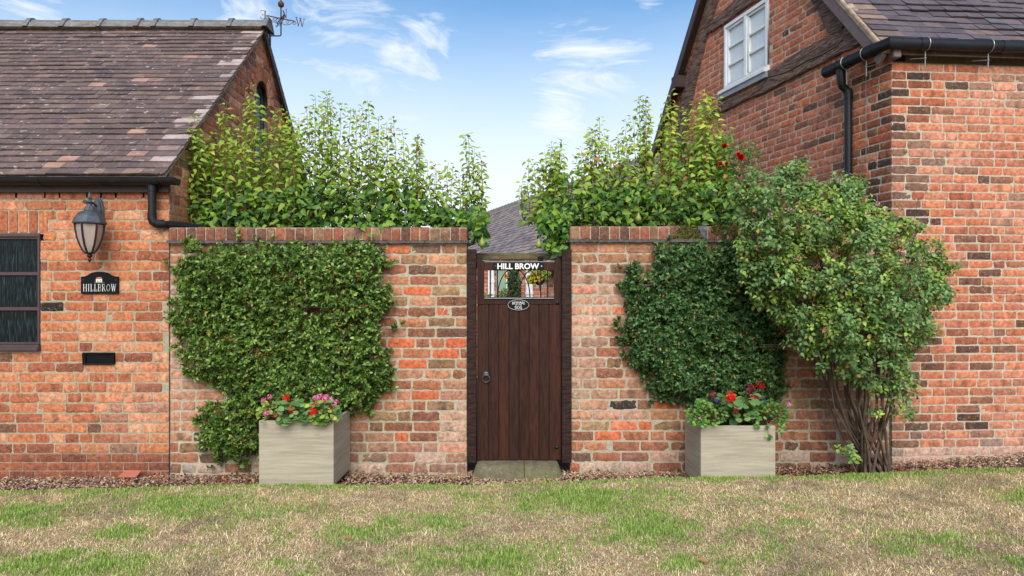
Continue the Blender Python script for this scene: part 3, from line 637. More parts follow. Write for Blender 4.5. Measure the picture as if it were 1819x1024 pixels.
    for sgn in (1, -1):
        a = Vector((XR - .02, e0.y if sgn > 0 else 2 * RY - e0.y, e0.z)); s_ = sl if sgn > 0 else sb; n_ = nn if sgn > 0 else nb
        mb.obox(a + s_ * L_ / 2 + Vector((.028, 0, 0)) - n_ * .012, (.034, 0, 0), s_ * L_ / 2, n_ * .011)
        mb.obox(a + s_ * L_ / 2 + Vector((-1.9, 0, 0)) - n_ * .02, (1.9, 0, 0), s_ * L_ / 2, n_ * .008)
    mb.obox(Vector((X0 / 2 + XR / 2 + .02, RY, RZ - .03)), ((XR - X0) / 2, 0, 0), (0, .10, 0), (0, 0, .035))
    mb.build('mortar_bedding', M['bed'], roof, bevel=.008)
    mb = MB(); s_ = sb; a = Vector((XR + .05, 2 * RY - e0.y, e0.z)); mb.obox(a + s_ * L_ / 2 - nb * .075, (.012, 0, 0), s_ * L_ / 2, nb * .045); mb.build('bargeboard', M['darkboard'], root, bevel=.003)
    joints = [-60, -5, 62, 125, 190, 256, 286, 352, 418, 481]
    for i in range(len(joints) - 1):
        mb = MB(); a = P(joints[i], 0, RY); b = P(joints[i + 1], 0, RY)
        def ring(x, w, h, dz):
            return [Vector((x, RY + y, RZ + z + dz)) for y, z in ((-w, -.055), (-w * .8, -.01), (-w * .4, h * .75), (0, h), (w * .4, h * .75), (w * .8, -.01), (w, -.055))]
        dz = rng.uniform(-.006, .006); r0 = ring(a.x, .135, .075, dz); r1 = ring(b.x - .03, .13, .07, dz - .004)
        i0 = [mb.vert(p) for p in r0]; i1 = [mb.vert(p) for p in r1]
        for k in range(6): mb.face((i0[k], i1[k], i1[k + 1], i0[k + 1]))
        mb.face(i0); mb.face(i1[::-1])
        r0 = ring(b.x - .062, .15, .096, dz); r1 = ring(b.x - .004, .15, .096, dz); i0 = [mb.vert(p) for p in r0]; i1 = [mb.vert(p) for p in r1]
        for k in range(6): mb.face((i0[k], i1[k], i1[k + 1], i0[k + 1]))
        mb.face(i0); mb.face(i1[::-1])
        mb.build('ridge_tile', M['ridge'], roof, bevel=.004)
    mb = MB(); mb.box((X0, RY - .03, RZ - .09), (P(-60, 0, RY).x, RY + .03, RZ + .07)); mb.build('ridge_tile', M['ridge'], roof)
    # front window
    win = MB(); yb = .035
    def fb(x0, x1, z0, z1, y0=-.012, y1=.05): win.box((x0, y0, z0), (x1, y1, z1))
    wt = wz1; wb = P(0, 612).z
    fb(wx0, wl, wt - .035, wt - .004); fb(wl - .022, wl - .001, wb, wt - .035); fb(wx0, wx0 + .03, wb, wt - .035); fb(wx0, wl - .006, wt - .055, wt - .035, .004)
    for yp in (486.5, 549): fb(wx0 + .03, wl - .022, P(0, yp + 3).z, P(0, yp - 3).z, .006, .045)
    fb(wx0 + .03, wl - .022, wb, wb + .018, .0, .045)
    fb(wx0 + .95 - .02, wx0 + .95 + .02, wb, wt - .05, .008, .045)
    wo = win.build('window', M['frame'], root, bevel=.003)
    for (a, b) in ((420, 484), (489, 546.5), (551, 610)):
        for xa, xb in ((wx0 + .02, wx0 + .94), (wx0 + .96, wl - .015)):
            g = MB(); g.box((xa, .024, P(0, b).z), (xb, .030, P(0, a).z)); g.build('pane', M['darkglass'], wo)
    sl_ = MB(); sl_.box((wx0 - .03, -.035, wz0 - .002), (wl + .004, .04, wb - .002)); sl_.box((wx0 - .03, -.05, wz0 + .005), (wl + .006, -.036, wz0 + .03)); sl_.build('sill', M['frame'], wo, bevel=.004)
left_house()

# ---------------------------------------------------------------- garden walls
MORT = lin(198, 184, 160, .78)
def garden_wall(px0, px1, topy, label, moss=False):
    x0, x1 = P(px0, 0).x, P(px1, 0).x; zc0 = P(0, topy + 24).z; zt = P(0, topy).z; zb = -.14
    root = empty('garden_wall', label, 'brick wall', ((x0 + x1) / 2, .12, -.1), None)
    th = P(0, topy + 29.5).z; ch = 18.55 / 200; z = [th - i * ch for i in range(26)][::-1]
    mb = MB()
    bx, bz = P(1105, 0).x, P(0, 727).z
    def colf(x, zc, l):
        X = x + x0; c = pick(GARDEN)
        if x <= bx - x0 < x + l and abs(zc - bz) < .045: return lin(62, 52, 52, .7)
        near = abs(X + .45) < .75 or abs(X - .9) < .5
        if near and rng.random() < .15: c = lin(202, 104, 68, k1)
        pa = patch(X, zc, .5); pb = patch(X + 17, zc, .35)
        if pa > .62: c = mix(c, lin(226, 190, 168, .85), (pa - .62) * 1.5)
        if pb > .66: c = mix(c, lin(120, 84, 62, .8), (pb - .66) * 1.6)
        if zc > 1.75 and patch(X + 5, 0, .12) > .6: c = mix(c, lin(120, 92, 66, .8), .4)
        if zc < .18: c = mix(c, pick([(1, lin(112, 84, 72, k1)), (1, lin(198, 180, 165, k1)), (1, lin(140, 88, 72, k1))]), .6)
        if zc > 1.85: c = mix(c, lin(186, 140, 100, k1), .3)
        return jig(c, .09)
    brickwork(mb, (x0, 0, 0), (1, 0, 0), (0, -1, 0), z,   .238, .112, .018, lambda zc: [(0, x1 - x0)], colf, pat_random(.2), MORT, rough=1.5, proud=.0048)
    mb.mi = 1; mb.col = MORT; mb.box((x0 + .002, .004, zb), (x1 - .002, .235, th))
    mb.build('brickwork', [M['brick'], M['mortar']], root, smooth=50)
    mb = MB(); mb.col = MORT; mb.mi = 1; mb.box((x0 - .004, -.016, zc0), (x1 + .004, .25, zt - .006)); mb.mi = 0
    x = x0 - .004; cp = [(3, lin(142, 92, 72, .75)), (2, lin(160, 98, 74, .75)), (2, lin(116, 80, 66, .75)), (1.5, lin(148, 112, 86, .75)), (.3, lin(104, 104, 118, .75))]
    while x < x1:
        w = .076 + rng.uniform(-.006, .008); xe = min(x + w, x1 + .006); c = jig(pick(cp), .12); dz = rng.uniform(-.004, .003); mb.col = c
        if xe - x > .03:
            cen = Vector(((x + xe) / 2, .117, (zc0 + zt) / 2 + dz)); hx = (xe - x) / 2; hz = (zt - zc0) / 2 - .001
            # rounded brick on edge: front face with softened top
            pr = [(-.024, -hz), (-.028, -hz * .5), (-.027, hz * .55), (-.020, hz * .85), (-.004, hz), (.235, hz), (.252, hz * .8), (.252, -hz)]
            jx = rng.uniform(-.002, .002)
            a = [mb.vert((x + .001 + jx, yy + rng.uniform(-.002, .002), cen.z + q), jig(c, .08)) for yy, q in pr]; b = [mb.vert((xe + jx, yy + rng.uniform(-.002, .002), cen.z + q), jig(c, .08)) for yy, q in pr]
            n = len(pr)
            for k in range(n): mb.face((a[k], a[(k + 1) % n], b[(k + 1) % n], b[k]))
            mb.face(a[::-1]); mb.face(b)
        x += w + .009
    cop = mb.build('coping', [M['brick'], M['mortar']], root, bevel=.003, smooth=45)
    # thin course of creasing tiles under the coping, with a ragged front edge
    mb = MB(); x = x0 - .012
    while x < x1 + .01:
        w = .16 + rng.uniform(-.01, .01); xe = min(x + w, x1 + .014); k = 7; col = jig(lin(96, 84, 80, .7), .15); mb.col = col
        f = [(x + (xe - x) * i / k, -.045 + rng.uniform(-.007, .007), rng.uniform(-.004, .004)) for i in range(k + 1)]
        for i in range(k):
            p0, p1 = f[i], f[i + 1]
            mb.prism([(p0[0], p0[1], th + .001 + p0[2] * .6), (p1[0], p1[1], th + .001 + p1[2] * .6), (p1[0], .26, th + .002), (p0[0], .26, th + .002)], (0, 0, zc0 - th - .003))
        x = xe + .002
        if xe >= x1 + .01: break
    mb.build('creasing_tiles', M['dark_tile'], root)
    if moss:
        N = 2600; mx = P(1200, 0).x; mw = P(1320, 0).x
        xs = nr.uniform(mx - .1, mw + .1, N); d = grid_noise(xs + 3, np.zeros(N), .13, 31); zz = zc0 + (zt - zc0) * nr.random(N)
        fz = (zz - zc0) / (zt - zc0)
        left = np.abs(xs - P(1222, 0).x) < .13 * (1.15 - fz * .6); right = (xs > P(1262, 0).x) & (fz > .45 * grid_noise(xs, xs * 0, .07, 9) + .15)
        ok = left | right; ok &= (nr.random(N) < .85); xs = xs[ok]; zz = zz[ok]; n_ = len(xs)
        cs = np.array([lin(92, 92, 34, .7), lin(66, 58, 30, .7), lin(120, 118, 50, .7)])[nr.integers(0, 3, n_)]
        o = rocks(xs, np.full(n_, -.027), zz, nr.uniform(.004, .011, n_), cs, 'moss', M['dullleaf'], flat=1.0)
        me = o.data; org = ORG[root]; o.parent = root; ORG[o] = org
        me.transform(Matrix.Translation(-org)); o.location = (0, 0, 0)
    return root
garden_wall(302.5, 829, 404, 'brick garden wall left of the gate, half covered by the wide climbing shrub')
garden_wall(1014, 1579, 402, 'brick garden wall right of the gate with moss on its coping', moss=True)

# dark strip put in as the shade of the gap between house and wall
mb = MB(); mb.box((P(300.2, 0).x, -.004, -.06), (P(302.2, 0).x, .05, P(0, 392).z)); tag(mb.build('gap_shade_strip', M['darkboard']), 'dark strip standing in for shade in the gap between left house and garden wall', 'shade strip')
# ---------------------------------------------------------------- lettering
def text_geo(s, size, bold=0.0, ext=0.002, spacing=1.0):
    cu = bpy.data.curves.new('tmp', 'FONT'); cu.body = s; cu.size = size; cu.offset = bold; cu.extrude = ext; cu.space_character = spacing; cu.resolution_u = 3
    ob = bpy.data.objects.new('tmp', cu); COL.objects.link(ob); dg = bpy.context.evaluated_depsgraph_get(); me = ob.evaluated_get(dg).to_mesh()
    v = [tuple(p.co) for p in me.vertices]; f = [tuple(p.vertices) for p in me.polygons]
    bpy.data.objects.remove(ob); bpy.data.curves.remove(cu)
    return np.array(v), f
def put_text(mb, s, c, width, height, bold=.0, ext=.0015, warp=None):
    v, f = text_geo(s, 1.0, bold, ext=.01)
    mn = v.min(0); mx = v.max(0)
    x = (v[:, 0] - (mn[0] + mx[0]) / 2) / (mx[0] - mn[0]) * width; y = (v[:, 1] - (mn[1] + mx[1]) / 2) / (mx[1] - mn[1]) * height; z = v[:, 2] / .01 * ext
    if warp: x, y = warp(x, y)
    b = len(mb.v)
    for i in range(len(x)): mb.vert((c[0] + x[i], c[1] - z[i], c[2] + y[i]))
    for q in f: mb.face([b + k for k in q])
SF = {  # serif letters as strokes: (polyline, thickness); box 1 high
 'H': (.92, [([(.17, 0), (.17, 1)], .17), ([(.75, 0), (.75, 1)], .17), ([(.17, .5), (.75, .5)], .07), ([(.02, .03), (.32, .03)], .06), ([(.6, .03), (.9, .03)], .06), ([(.02, .97), (.32, .97)], .06), ([(.6, .97), (.9, .97)], .06)]),
 'I': (.42, [([(.21, 0), (.21, 1)], .17), ([(.05, .03), (.37, .03)], .06), ([(.05, .97), (.37, .97)], .06)]),
 'L': (.7, [([(.2, 0), (.2, 1)], .17), ([(.05, .04), (.64, .04)], .08), ([(.64, .0), (.64, .28)], .07), ([(.05, .97), (.38, .97)], .06)]),
 'B': (.76, [([(.17, 0), (.17, 1)], .17), ([(.02, .97), (.4, .97), (.55, .9), (.6, .75), (.55, .6), (.4, .53), (.17, .53)], .085), ([(.4, .53), (.6, .45), (.66, .28), (.6, .1), (.42, .03), (.02, .03)], .09), ([(.6, .62), (.6, .86)], .12), ([(.65, .14), (.65, .4)], .13)]),
 'R': (.84, [([(.17, 0), (.17, 1)], .17), ([(.02, .97), (.42, .97), (.57, .9), (.62, .74), (.57, .58), (.42, .5), (.17, .5)], .085), ([(.61, .6), (.61, .86)], .12), ([(.4, .5), (.72, .03), (.84, .03)], .13), ([(.02, .03), (.34, .03)], .06)]),
 'O': (.9, [([(.45 + .33 * math.cos(a), .5 + .46 * math.sin(a)) for a in [math.pi * 2 * i / 18 for i in range(19)]], .09), ([(.11, .3), (.11, .7)], .14), ([(.79, .3), (.79, .7)], .14)]),
 'W': (1.15, [([(.12, 1), (.36, 0)], .15), ([(.36, 0), (.58, .9)], .07), ([(.56, 1), (.8, 0)], .15), ([(.8, 0), (1.03, 1)], .07), ([(.0, .97), (.26, .97)], .06), ([(.44, .97), (.7, .97)], .06), ([(.9, .97), (1.15, .97)], .06)]),
 'E': (.72, [([(.18, 0), (.18, 1)], .18), ([(.03, .97), (.62, .97)], .07), ([(.03, .03), (.64, .03)], .07), ([(.18, .51), (.5, .51)], .07), ([(.62, .97), (.64, .74)], .06), ([(.64, .03), (.67, .27)], .06), ([(.5, .38), (.5, .64)], .06)]),
 'N': (.9, [([(.16, 0), (.16, 1)], .07), ([(.16, 1), (.74, 0)], .16), ([(.74, 0), (.74, 1)], .07), ([(.04, .03), (.28, .03)], .06), ([(.02, .97), (.2, .97)], .06), ([(.62, .97), (.86, .97)], .06)]),
 'S': (.7, [([(.58, .78), (.5, .93), (.33, .97), (.16, .88), (.12, .72), (.3, .55), (.5, .44), (.6, .27), (.5, .08), (.33, .03), (.15, .08), (.1, .25)], .11)])}
def serif(mb, s, o, ux, uz, h, gap=.06, ext=.004, wide=1.0):
    """stroke letters starting at o along ux, upright uz, height h, thickness towards ux x uz"""
    ux = Vector(ux).normalized(); uz = Vector(uz).normalized(); nn = ux.cross(uz); x = 0
    for ch in s:
        w, st = SF[ch]
        for poly, t in st:
            for a, b in zip(poly, poly[1:]):
                A = Vector(o) + ux * (x + a[0] * h * wide) + uz * a[1] * h; B = Vector(o) + ux * (x + b[0] * h * wide) + uz * b[1] * h
                d = (B - A); L = d.length; d.normalize(); pp = nn.cross(d)
                mb.obox((A + B) / 2, d * (L / 2 + t * h * .12), pp * t * h * .40 * min(1, wide * .85), nn * ext)
        x += (w + gap) * h * wide
    return x
def serif_w(s, h, gap=.06, wide=1.0): return sum((SF[c][0] + gap) * h * wide for c in s) - gap * h * wide

# ---------------------------------------------------------------- things on the left house
def wall_lantern():
    Y = -.21; c = P(159, 400, Y); s = F / (D + Y); px = lambda v: v / s
    root = empty('wall_lantern', 'grey metal wall lantern with frosted glass on the left brick wall', 'wall lamp', (c.x, 0, P(0, 410).z))
    zt = lambda yp: EYE + (HY - yp) / s
    mb = MB()
    bp = P(176, 380, 0); prof = []
    ell = [Vector((bp.x + math.cos(a) * .052, -.008, bp.z + math.sin(a) * .15)) for a in [2 * math.pi * i / 20 for i in range(20)]]
    mb.prism(ell, (0, -.014, 0)); ell = [Vector((bp.x + math.cos(a) * .036, -.022, bp.z + math.sin(a) * .125)) for a in [2 * math.pi * i / 20 for i in range(20)]]
    mb.prism(ell, (0, -.016, 0)); mb.build('backplate', M['iron'], root, bevel=.004)
    mb = MB(); T = Vector((c.x, Y, zt(364)))
    mb.tube([(bp.x, -.03, zt(392)), (bp.x, -.08, zt(384)), (bp.x - .01, -.1, zt(368)), (bp.x - .02, -.12, zt(358)), (bp.x - .03, -.16, zt(357)), T], [.014, .018, .02, .018, .015, .012], 10)
    mb.tube([(bp.x, -.03, zt(362)), (bp.x - .01, -.07, zt(357)), (bp.x - .03, -.11, zt(362)), (bp.x - .035, -.12, zt(372)), (bp.x - .02, -.10, zt(378))], [.01, .012, .012, .01, .006], 8)
    mb.lathe([(.0, .0), (.022, .0), (.024, .01), (.016, .02), (.02, .03), (.012, .04)], T - Vector((0, 0, .02)), 12); mb.build('bracket', M['iron'], root, smooth=50)
    mb = MB(); z = zt(398)
    mb.lathe([(px(27), 0), (px(27.5), px(2)), (px(26), px(4)), (px(24), px(10)), (px(17), px(20)), (px(9), px(24)), (px(7), px(30)), (px(4), px(33)), (px(4), px(36)), (px(7), px(38)), (px(4), px(40)), (px(2.6), px(43)), (px(4), px(46)), (px(2.4), px(49)), (px(2.2), px(53)), (px(.6), px(56))], (c.x, Y, z), 8, ph=math.pi / 8); mb.build('cap', M['iron'], root, smooth=30)
    prof = [(26, 0), (25, -10), (22, -24), (17, -38), (11, -48), (6, -53)]
    mb = MB(); mb.lathe([(px(a * .84), px(b)) for a, b in prof][::-1], (c.x, Y, z), 6, ph=math.pi / 6); mb.build('glass', M['lampglass'], root, smooth=25)
    mb = MB()
    for k in range(6):
        a = math.pi / 6 + k * math.pi / 3; mb.tube([(c.x + math.cos(a) * px(r * .87), Y + math.sin(a) * px(r * .87), z + px(h)) for r, h in prof], px(1.7), 6)
    mb.lathe([(px(6), 0), (px(22.5), px(.0)), (px(22.5), px(3)), (px(6), px(3))], (c.x, Y, z - px(1.5)), 6, ph=math.pi / 6)
    mb.lathe([(px(.5), px(-15)), (px(3), px(-12)), (px(3), px(-10)), (px(1.5), px(-8)), (px(4), px(-5)), (px(4.5), px(-3)), (px(3), px(-1)), (px(7.5), px(1)), (px(6), px(4))], (c.x, Y, zt(451)), 10); mb.build('cage', M['ironblack'], root, smooth=50)
wall_lantern()
def house_sign():
    a = P(144.5, 521.5, -.02); b = P(210, 488, -.02); w = b.x - a.x; root = empty('house_sign', 'black plaque reading HILLBROW with a little painted cottage', 'house sign', (a.x + w / 2, -.01, a.z))
    zc = P(0, 492, -.02).z; top = P(0, 484.5, -.02).z
    pts = [(a.x, a.z), (b.x, a.z), (b.x, zc), (b.x - w * .1, zc)] + [(a.x + w / 2 + w * .32 * math.cos(t), zc + .004 + (top - zc) * math.sin(t)) for t in [math.pi * i / 12 for i in range(1, 12)]] + [(a.x + w * .1, zc), (a.x, zc)]
    mb = MB(); mb.prism([(x, -.008, z) for x, z in pts], (0, -.014, 0)); mb.tube([(x, -.022, z) for x, z in pts + [pts[0]]], .0035, 6); mb.build('plaque', M['plate'], root, smooth=40)
    mb = MB(); h = .064; wd = .84; ww = serif_w('HILLBROW', h, .14, wd); k = w * .90 / ww; serif(mb, 'HILLBROW', (a.x + w * .05, -.0245, a.z + .018), (1, 0, 0), (0, 0, 1), h, .14, .0015, wd * k); mb.build('lettering', M['letter'], root)
    cx = a.x + w * .49; cz = P(0, 497, -.02).z - .004
    mb = MB(); mb.prism([(cx + .05 * math.cos(t), -.0222, cz - .022 + .007 * math.sin(t)) for t in [6.283 * i / 14 for i in range(14)]], (0, -.002, 0)); mb.build('painted_grass', M['sign_green'], root)
    mb = MB(); mb.box((cx - .028, -.0272, cz - .020), (cx + .026, -.0245, cz + .008)); mb.build('painted_cottage', M['letter'], root)
    mb = MB(); mb.prism([(cx - .03, -.0245, cz + .008), (cx + .03, -.0245, cz + .008), (cx + .018, -.0245, cz + .026), (cx - .018, -.0245, cz + .024)], (0, -.0035, 0)); mb.box((cx - .014, -.0295, cz - .018), (cx - .006, -.0272, cz - .004)); mb.box((cx + .006, -.0295, cz - .014), (cx + .014, -.0272, cz - .004)); mb.build('painted_roof', M['sign_orange'], root)
    for x in (a.x + .018, b.x - .018): mb = MB(); mb.lathe([(.005, 0), (.005, .003), (.002, .005)], (x, -.022, zc - .03), 8, ax=(0, -1, 0)); mb.build('screw', M['iron'], root)
house_sign()
def letter_plate():
    a = P(147.5, 648, -.01); b = P(204, 626.5, -.01); root = empty('letter_plate', 'black metal letter slot set in the brickwork under the house sign', 'letter box', ((a.x + b.x) / 2, -.01, a.z))
    mb = MB(); x0, x1, z0, z1 = a.x, b.x, a.z, b.z; t = .022
    mb.box((x0, -.024, z0), (x1, .0, z0 + t)); mb.box((x0, -.024, z1 - t * .8), (x1, .0, z1)); mb.box((x0, -.024, z0 + t), (x0 + t + .008, .0, z1 - t * .8)); mb.box((x1 - t - .008, -.024, z0 + t), (x1, .0, z1 - t * .8)); mb.build('surround', M['plate'], root, bevel=.003)
    mb = MB(); mb.box((x0 + t, -.012, z0 + t * .9), (x1 - t, -.004, z1 - t * .7)); mb.tube([(x0 + t + .012, -.016, z1 - t - .006), (x1 - t - .012, -.016, z1 - t - .006)], .003, 6); mb.build('flap', M['plate'], root, bevel=.002)
letter_plate()
def weather_vane():
    dist = 8.35; Y = dist - D; hub = P(499, 33, Y); base = P(478, 64, Y); X = hub.x
    root = empty('weather_vane', 'rusty iron weather vane with compass letters fixed to the roof gable', 'weather vane', tuple(base))
    mb = MB(); el = P(499, 64, Y)
    mb.tube([base - Vector((.04, 0, 0)), el - Vector((.02, 0, 0)), el - Vector((.006, 0, -.003)), el + Vector((0, 0, .014)), P(499, -20, Y)], .0085, 8); mb.tube([base + Vector((.01, -.0, -.12)), base + Vector((.01, 0, .02))], .014, 6); mb.build('post', M['ironblack'], root, smooth=50)
    mb = MB(); mb.lathe([(.002, -.040), (.02, -.034), (.034, -.02), (.038, 0), (.034, .02), (.02, .034), (.002, .04)], P(499, 8, Y), 14); mb.build('ball', M['rust'], root, smooth=60)
    mb = MB(); tp = P(499, -14, Y); mb.tube([tp + Vector((-.2, -.02, 0)), tp + Vector((.2, .02, 0))], .007, 6); mb.prism([tp + Vector((.18, .018, .03)), tp + Vector((.26, .026, 0)), tp + Vector((.18, .018, -.03))], (0, .004, 0)); mb.prism([tp + Vector((-.2, -.02, .0)), tp + Vector((-.26, -.026, .04)), tp + Vector((-.13, -.013, 0)), tp + Vector((-.26, -.026, -.04))], (0, .004, 0)); mb.build('pointer', M['rust'], root)
    wv = Vector((.185, .11, 0)); nv = Vector((.105, -.15, 0))
    for let, v, right in (('E', -wv, wv), ('W', wv, wv), ('N', nv, Vector((.8, -.6, 0))), ('S', -nv, Vector((.8, -.6, 0)))):
        mb = MB(); k = .80; mb.tube([hub, hub + v * k], .0065, 6)
        # scrolls under each arm
        for q, sg in ((.35, 1), (.75, 1)):
            c = hub + v * q + Vector((0, 0, -.032)); d = v.normalized(); r0 = .022
            mb.tube([c + d * math.cos(t) * r0 * (1 - t / 12) + Vector((0, 0, math.sin(t) * r0 * (1 - t / 12))) for t in [i * .6 for i in range(13)]], .003, 5)
        mb.tube([hub + Vector((0, 0, -.06)), hub + v * .25 + Vector((0, 0, -.07)), hub + v * .5 + Vector((0, 0, -.05)), hub + v * .7 + Vector((0, 0, -.01))], .004, 5)
        arm = mb.build('arm', M['rust'], root, smooth=50)
        mb = MB(); h = .105; e = hub + v * k; rt = right.normalized()
        if let == 'E': rt = -rt; o = e + rt * (-.005)
        elif let == 'W': o = e
        else: o = e - rt * .045
        serif(mb, let, o - Vector((0, 0, h / 2)), rt, (0, 0, 1), h, ext=.002); mb.build('letter', M['rust'], arm)
weather_vane()
mb = MB(); a = P(228, 843, -.08)
mb.prism([a + Vector(v) for v in ((-.085, 0, -.03), (.07, 0, -.03), (.105, 0, .022), (-.04, 0, .024), (-.09, 0, -.012))], (0, .03, .006)); mb.col = (1, 1, 1)
tag(mb.build('tile_fragment', mat('pink_tile', lin(206, 120, 98, .78), rough=.9, var=.1, bump=.3), bevel=.003), 'broken pink clay tile leaning against the foot of the left house', 'tile fragment')

# ---------------------------------------------------------------- gate, posts, signs, step
def post(px0, px1, label):
    a = P(px0, 823, -.03); b = P(px1, 443, -.03); mb = MB(); k = 14
    x0, x1, z0, z1 = a.x, b.x, a.z, b.z
    for i in range(k): pass
    mb.box((x0, -.03, z0), (x1, .11, z1)); tag(mb.build('gate_post', M['post'], bevel=.004), label, 'gate post', 'timber posts of the gate')
post(829.5, 845.5, 'dark timber post on the left, latch side of the gate'); post(998.5, 1015.5, 'dark timber post on the right, hinge side of the gate')
def gate():
    Y = .02; G = lambda px, py, y=Y: P(px, py, y)
    root = empty('gate', 'dark brown boarded garden gate with an iron grille in its upper opening', 'gate', (P(922, 0, Y).x, Y, .06))
    wood = [lin(80, 46, 34, .5), lin(74, 44, 34, .5), lin(86, 48, 35, .5), lin(70, 43, 34, .5), lin(80, 44, 32, .5)]
    def bd(name, px0, py0, px1, py1, y0=Y, y1=Y + .045, bev=.003, c=None):
        mb = MB(); mb.col = c or wood[0]; p = P(px0, py1, y0); q = P(px1, py0, y0); mb.box((p.x, y0, p.z), (q.x, y1, q.z)); return mb.build(name, M['gate'], root, bevel=bev)
    for a, b, tiptop in ((847.5, 860, 456), (984.5, 997, 456)):
        mb = MB(); mb.col = wood[1]; p = P(a, 541, Y); q = P(b, tiptop, Y); r = 4 / (F / (D + Y))
        s = 1 if a < 900 else -1; xi = q.x if s > 0 else p.x; xo = p.x if s > 0 else q.x
        mb.prism([(xo, Y, p.z), (xi, Y, p.z), (xi, Y, q.z - .05), (xi - s * r, Y, q.z - .028), (xi - s * r, Y, q.z), (xo, Y, q.z)], (0, .05, 0)); mb.build('stile', M['gate'], root, bevel=.002)
    bd('top_rail', 860.3, 466, 984.2, 480.5, Y + .003, c=wood[2]); bd('middle_rail', 860.3, 531, 984.2, 541, Y + .003, c=wood[1])
    mb = MB(); p = P(860.5, 531, Y); q = P(984, 529.6, Y); mb.box((p.x, Y - .012, p.z), (q.x, Y + .05, q.z)); mb.build('sill_sky_glint', M['lead'], root, bevel=.001)  # pale strip coloured to stand in for sky reflected along the sill
    mb = MB(); p = P(860.5, 466, Y); q = P(984, 464.8, Y); mb.box((p.x, Y - .002, p.z + .0005), (q.x, Y + .046, q.z)); mb.build('rail_sky_glint', M['lead'], root)  # thin light edge on the rail, sky glint put in as colour
    ed = [847.5, 868, 886, 904, 922, 940, 957.5, 975.5, 997]
    for i in range(8): bd('board', ed[i] + (.4 if i else 0), 541.4, ed[i + 1] - .4, 818 + rng.uniform(-.3, .3), Y + .002 + rng.uniform(0, .002), Y + .03, .005, jig(wood[i % 5], .1))
    mb = MB(); mb.col = wood[3]; p = P(848, 815, Y); q = P(996.5, 536, Y)
    for z0 in (.12, .9):
        mb = MB(); mb.col = wood[3]; mb.box((p.x, Y + .038, z0), (q.x, Y + .06, z0 + .12)); mb.build('ledge', M['gate'], root, bevel=.003)
    mb = MB(); mb.col = wood[3]; mb.box((p.x, Y + .031, p.z), (q.x, Y + .037, q.z)); mb.build('groove_shade_sheet', M['coir'], root)  # dark sheet added behind the boards so the grooves read as shaded
    # grille: straight bars at the sides, interlaced pointed arches between
    g = MB(); yb = Y + .022; zt = P(0, 480.7, yb).z; zb = P(0, 529.8, yb).z; X = lambda p: P(p, 0, yb).x
    for p in (870.8, 883.4, 960.7, 972.7): g.tube([(X(p), yb, zb), (X(p), yb, zt)], .0058, 8)
    for c in (903.3, 922.2, 941.4):
        for s in (-1, 1):
            pts = [(X(c) + s * (X(941.4) - X(922.2)) * (1 - (1 - t) ** 2.0), yb + .004 * s, zt - (zt - zb) * (t ** 1.35)) for t in [i / 14 for i in range(15)]]
            g.tube(pts, .0056, 6)
    g.tube([(X(860.5), yb, zb + .004), (X(984), yb, zb + .004)], .005, 6); g.build('grille', M['ironblack'], root, smooth=50)
    # ring latch
    mb = MB(); c = P(863.5, 665, Y); mb.lathe([(.022, 0), (.022, .004), (.012, .008), (.010, .022), (.002, .024)], (c.x, Y + .002, c.z), 14, ax=(0, -1, 0)); mb.tube([(c.x - .012, Y - .016, c.z - .002), (c.x + .012, Y - .016, c.z - .002)], .006, 8)
    h = mb.build('latch', M['iron'], root, smooth=40)
    mb = MB(); r = .033; cc = c - Vector((0, 0, .038)); mb.tube([(cc.x + r * math.cos(t), Y - .022 - .006 * math.sin(t), cc.z + r * math.sin(t)) for t in [6.2832 * i / 24 for i in range(25)]], .0045, 8, cap=False); mb.build('ring', M['iron'], h, smooth=60)
    for px, py in ((990, 538), (989, 795)):
        mb = MB(); c = P(px, py, Y); mb.lathe([(.016, 0), (.015, .006), (.009, .011), (.002, .013)], (c.x, Y + .001, c.z), 12, ax=(0, -1, 0)); mb.build('bolt', M['ironblack'], root, smooth=50)
gate()
def name_board():
    a = P(876, 480, .012); b = P(966, 466.6, .012); root = empty('name_board', 'black board reading HILL BROW across the top of the gate', 'house name sign', ((a.x + b.x) / 2, .01, a.z))
    mb = MB(); mb.box((a.x, .012, a.z), (b.x, .0225, b.z)); mb.build('board', M['plate'], root, bevel=.002)
    c = ((a.x + b.x) / 2 - .002, .0095, (a.z + b.z) / 2)
    mb = MB(); put_text(mb, 'HILL BROW', c, (P(958, 0, 0).x - P(883.5, 0, 0).x), .0535, bold=.03); mb.build('lettering', M['letter'], root)
    for px in (879.8, 962): mb = MB(); q = P(px, 473.2, .012); mb.lathe([(.006, 0), (.005, .003), (.001, .004)], (q.x, .012, q.z), 10, ax=(0, -1, 0)); mb.build('screw', M['letter'] if px > 900 else M['iron'], root)
name_board()
def dog_sign():
    c = P(921, 542, .01); root = empty('warning_sign', 'small oval black and white metal sign reading BEWARE OF THE DOG', 'warning sign', (c.x, .015, c.z - .05))
    A, B = .097, .048; el = lambda k, y: [Vector((c.x + A * k * math.cos(t), y, c.z + B * k * math.sin(t))) for t in [6.2832 * i / 36 for i in range(36)]]
    mb = MB(); mb.prism(el(1, .020), (0, -.010, 0)); mb.build('plate', M['plate'], root, bevel=.002)
    mb = MB(); p = el(.965, .0095); mb.tube(p + [p[0]], .0013, 6, cap=False)
    def warp(x, y):
        th = x / .082; return .070 * np.sin(th) * 1.12, .0205 + y * (1 + 0 * x) - .018 * (1 - np.cos(th))*1.3
    put_text(mb, 'BEWARE', (c.x, .0085, c.z), .128, .022, bold=.0, ext=.0012, warp=warp)
    put_text(mb, 'OF THE', (c.x, .0085, c.z + .001), .056, .011, bold=.0, ext=.0012); put_text(mb, 'DOG', (c.x, .0085, c.z - .0235), .062, .027, bold=.0, ext=.0012); mb.build('lettering', M['letter'], root)
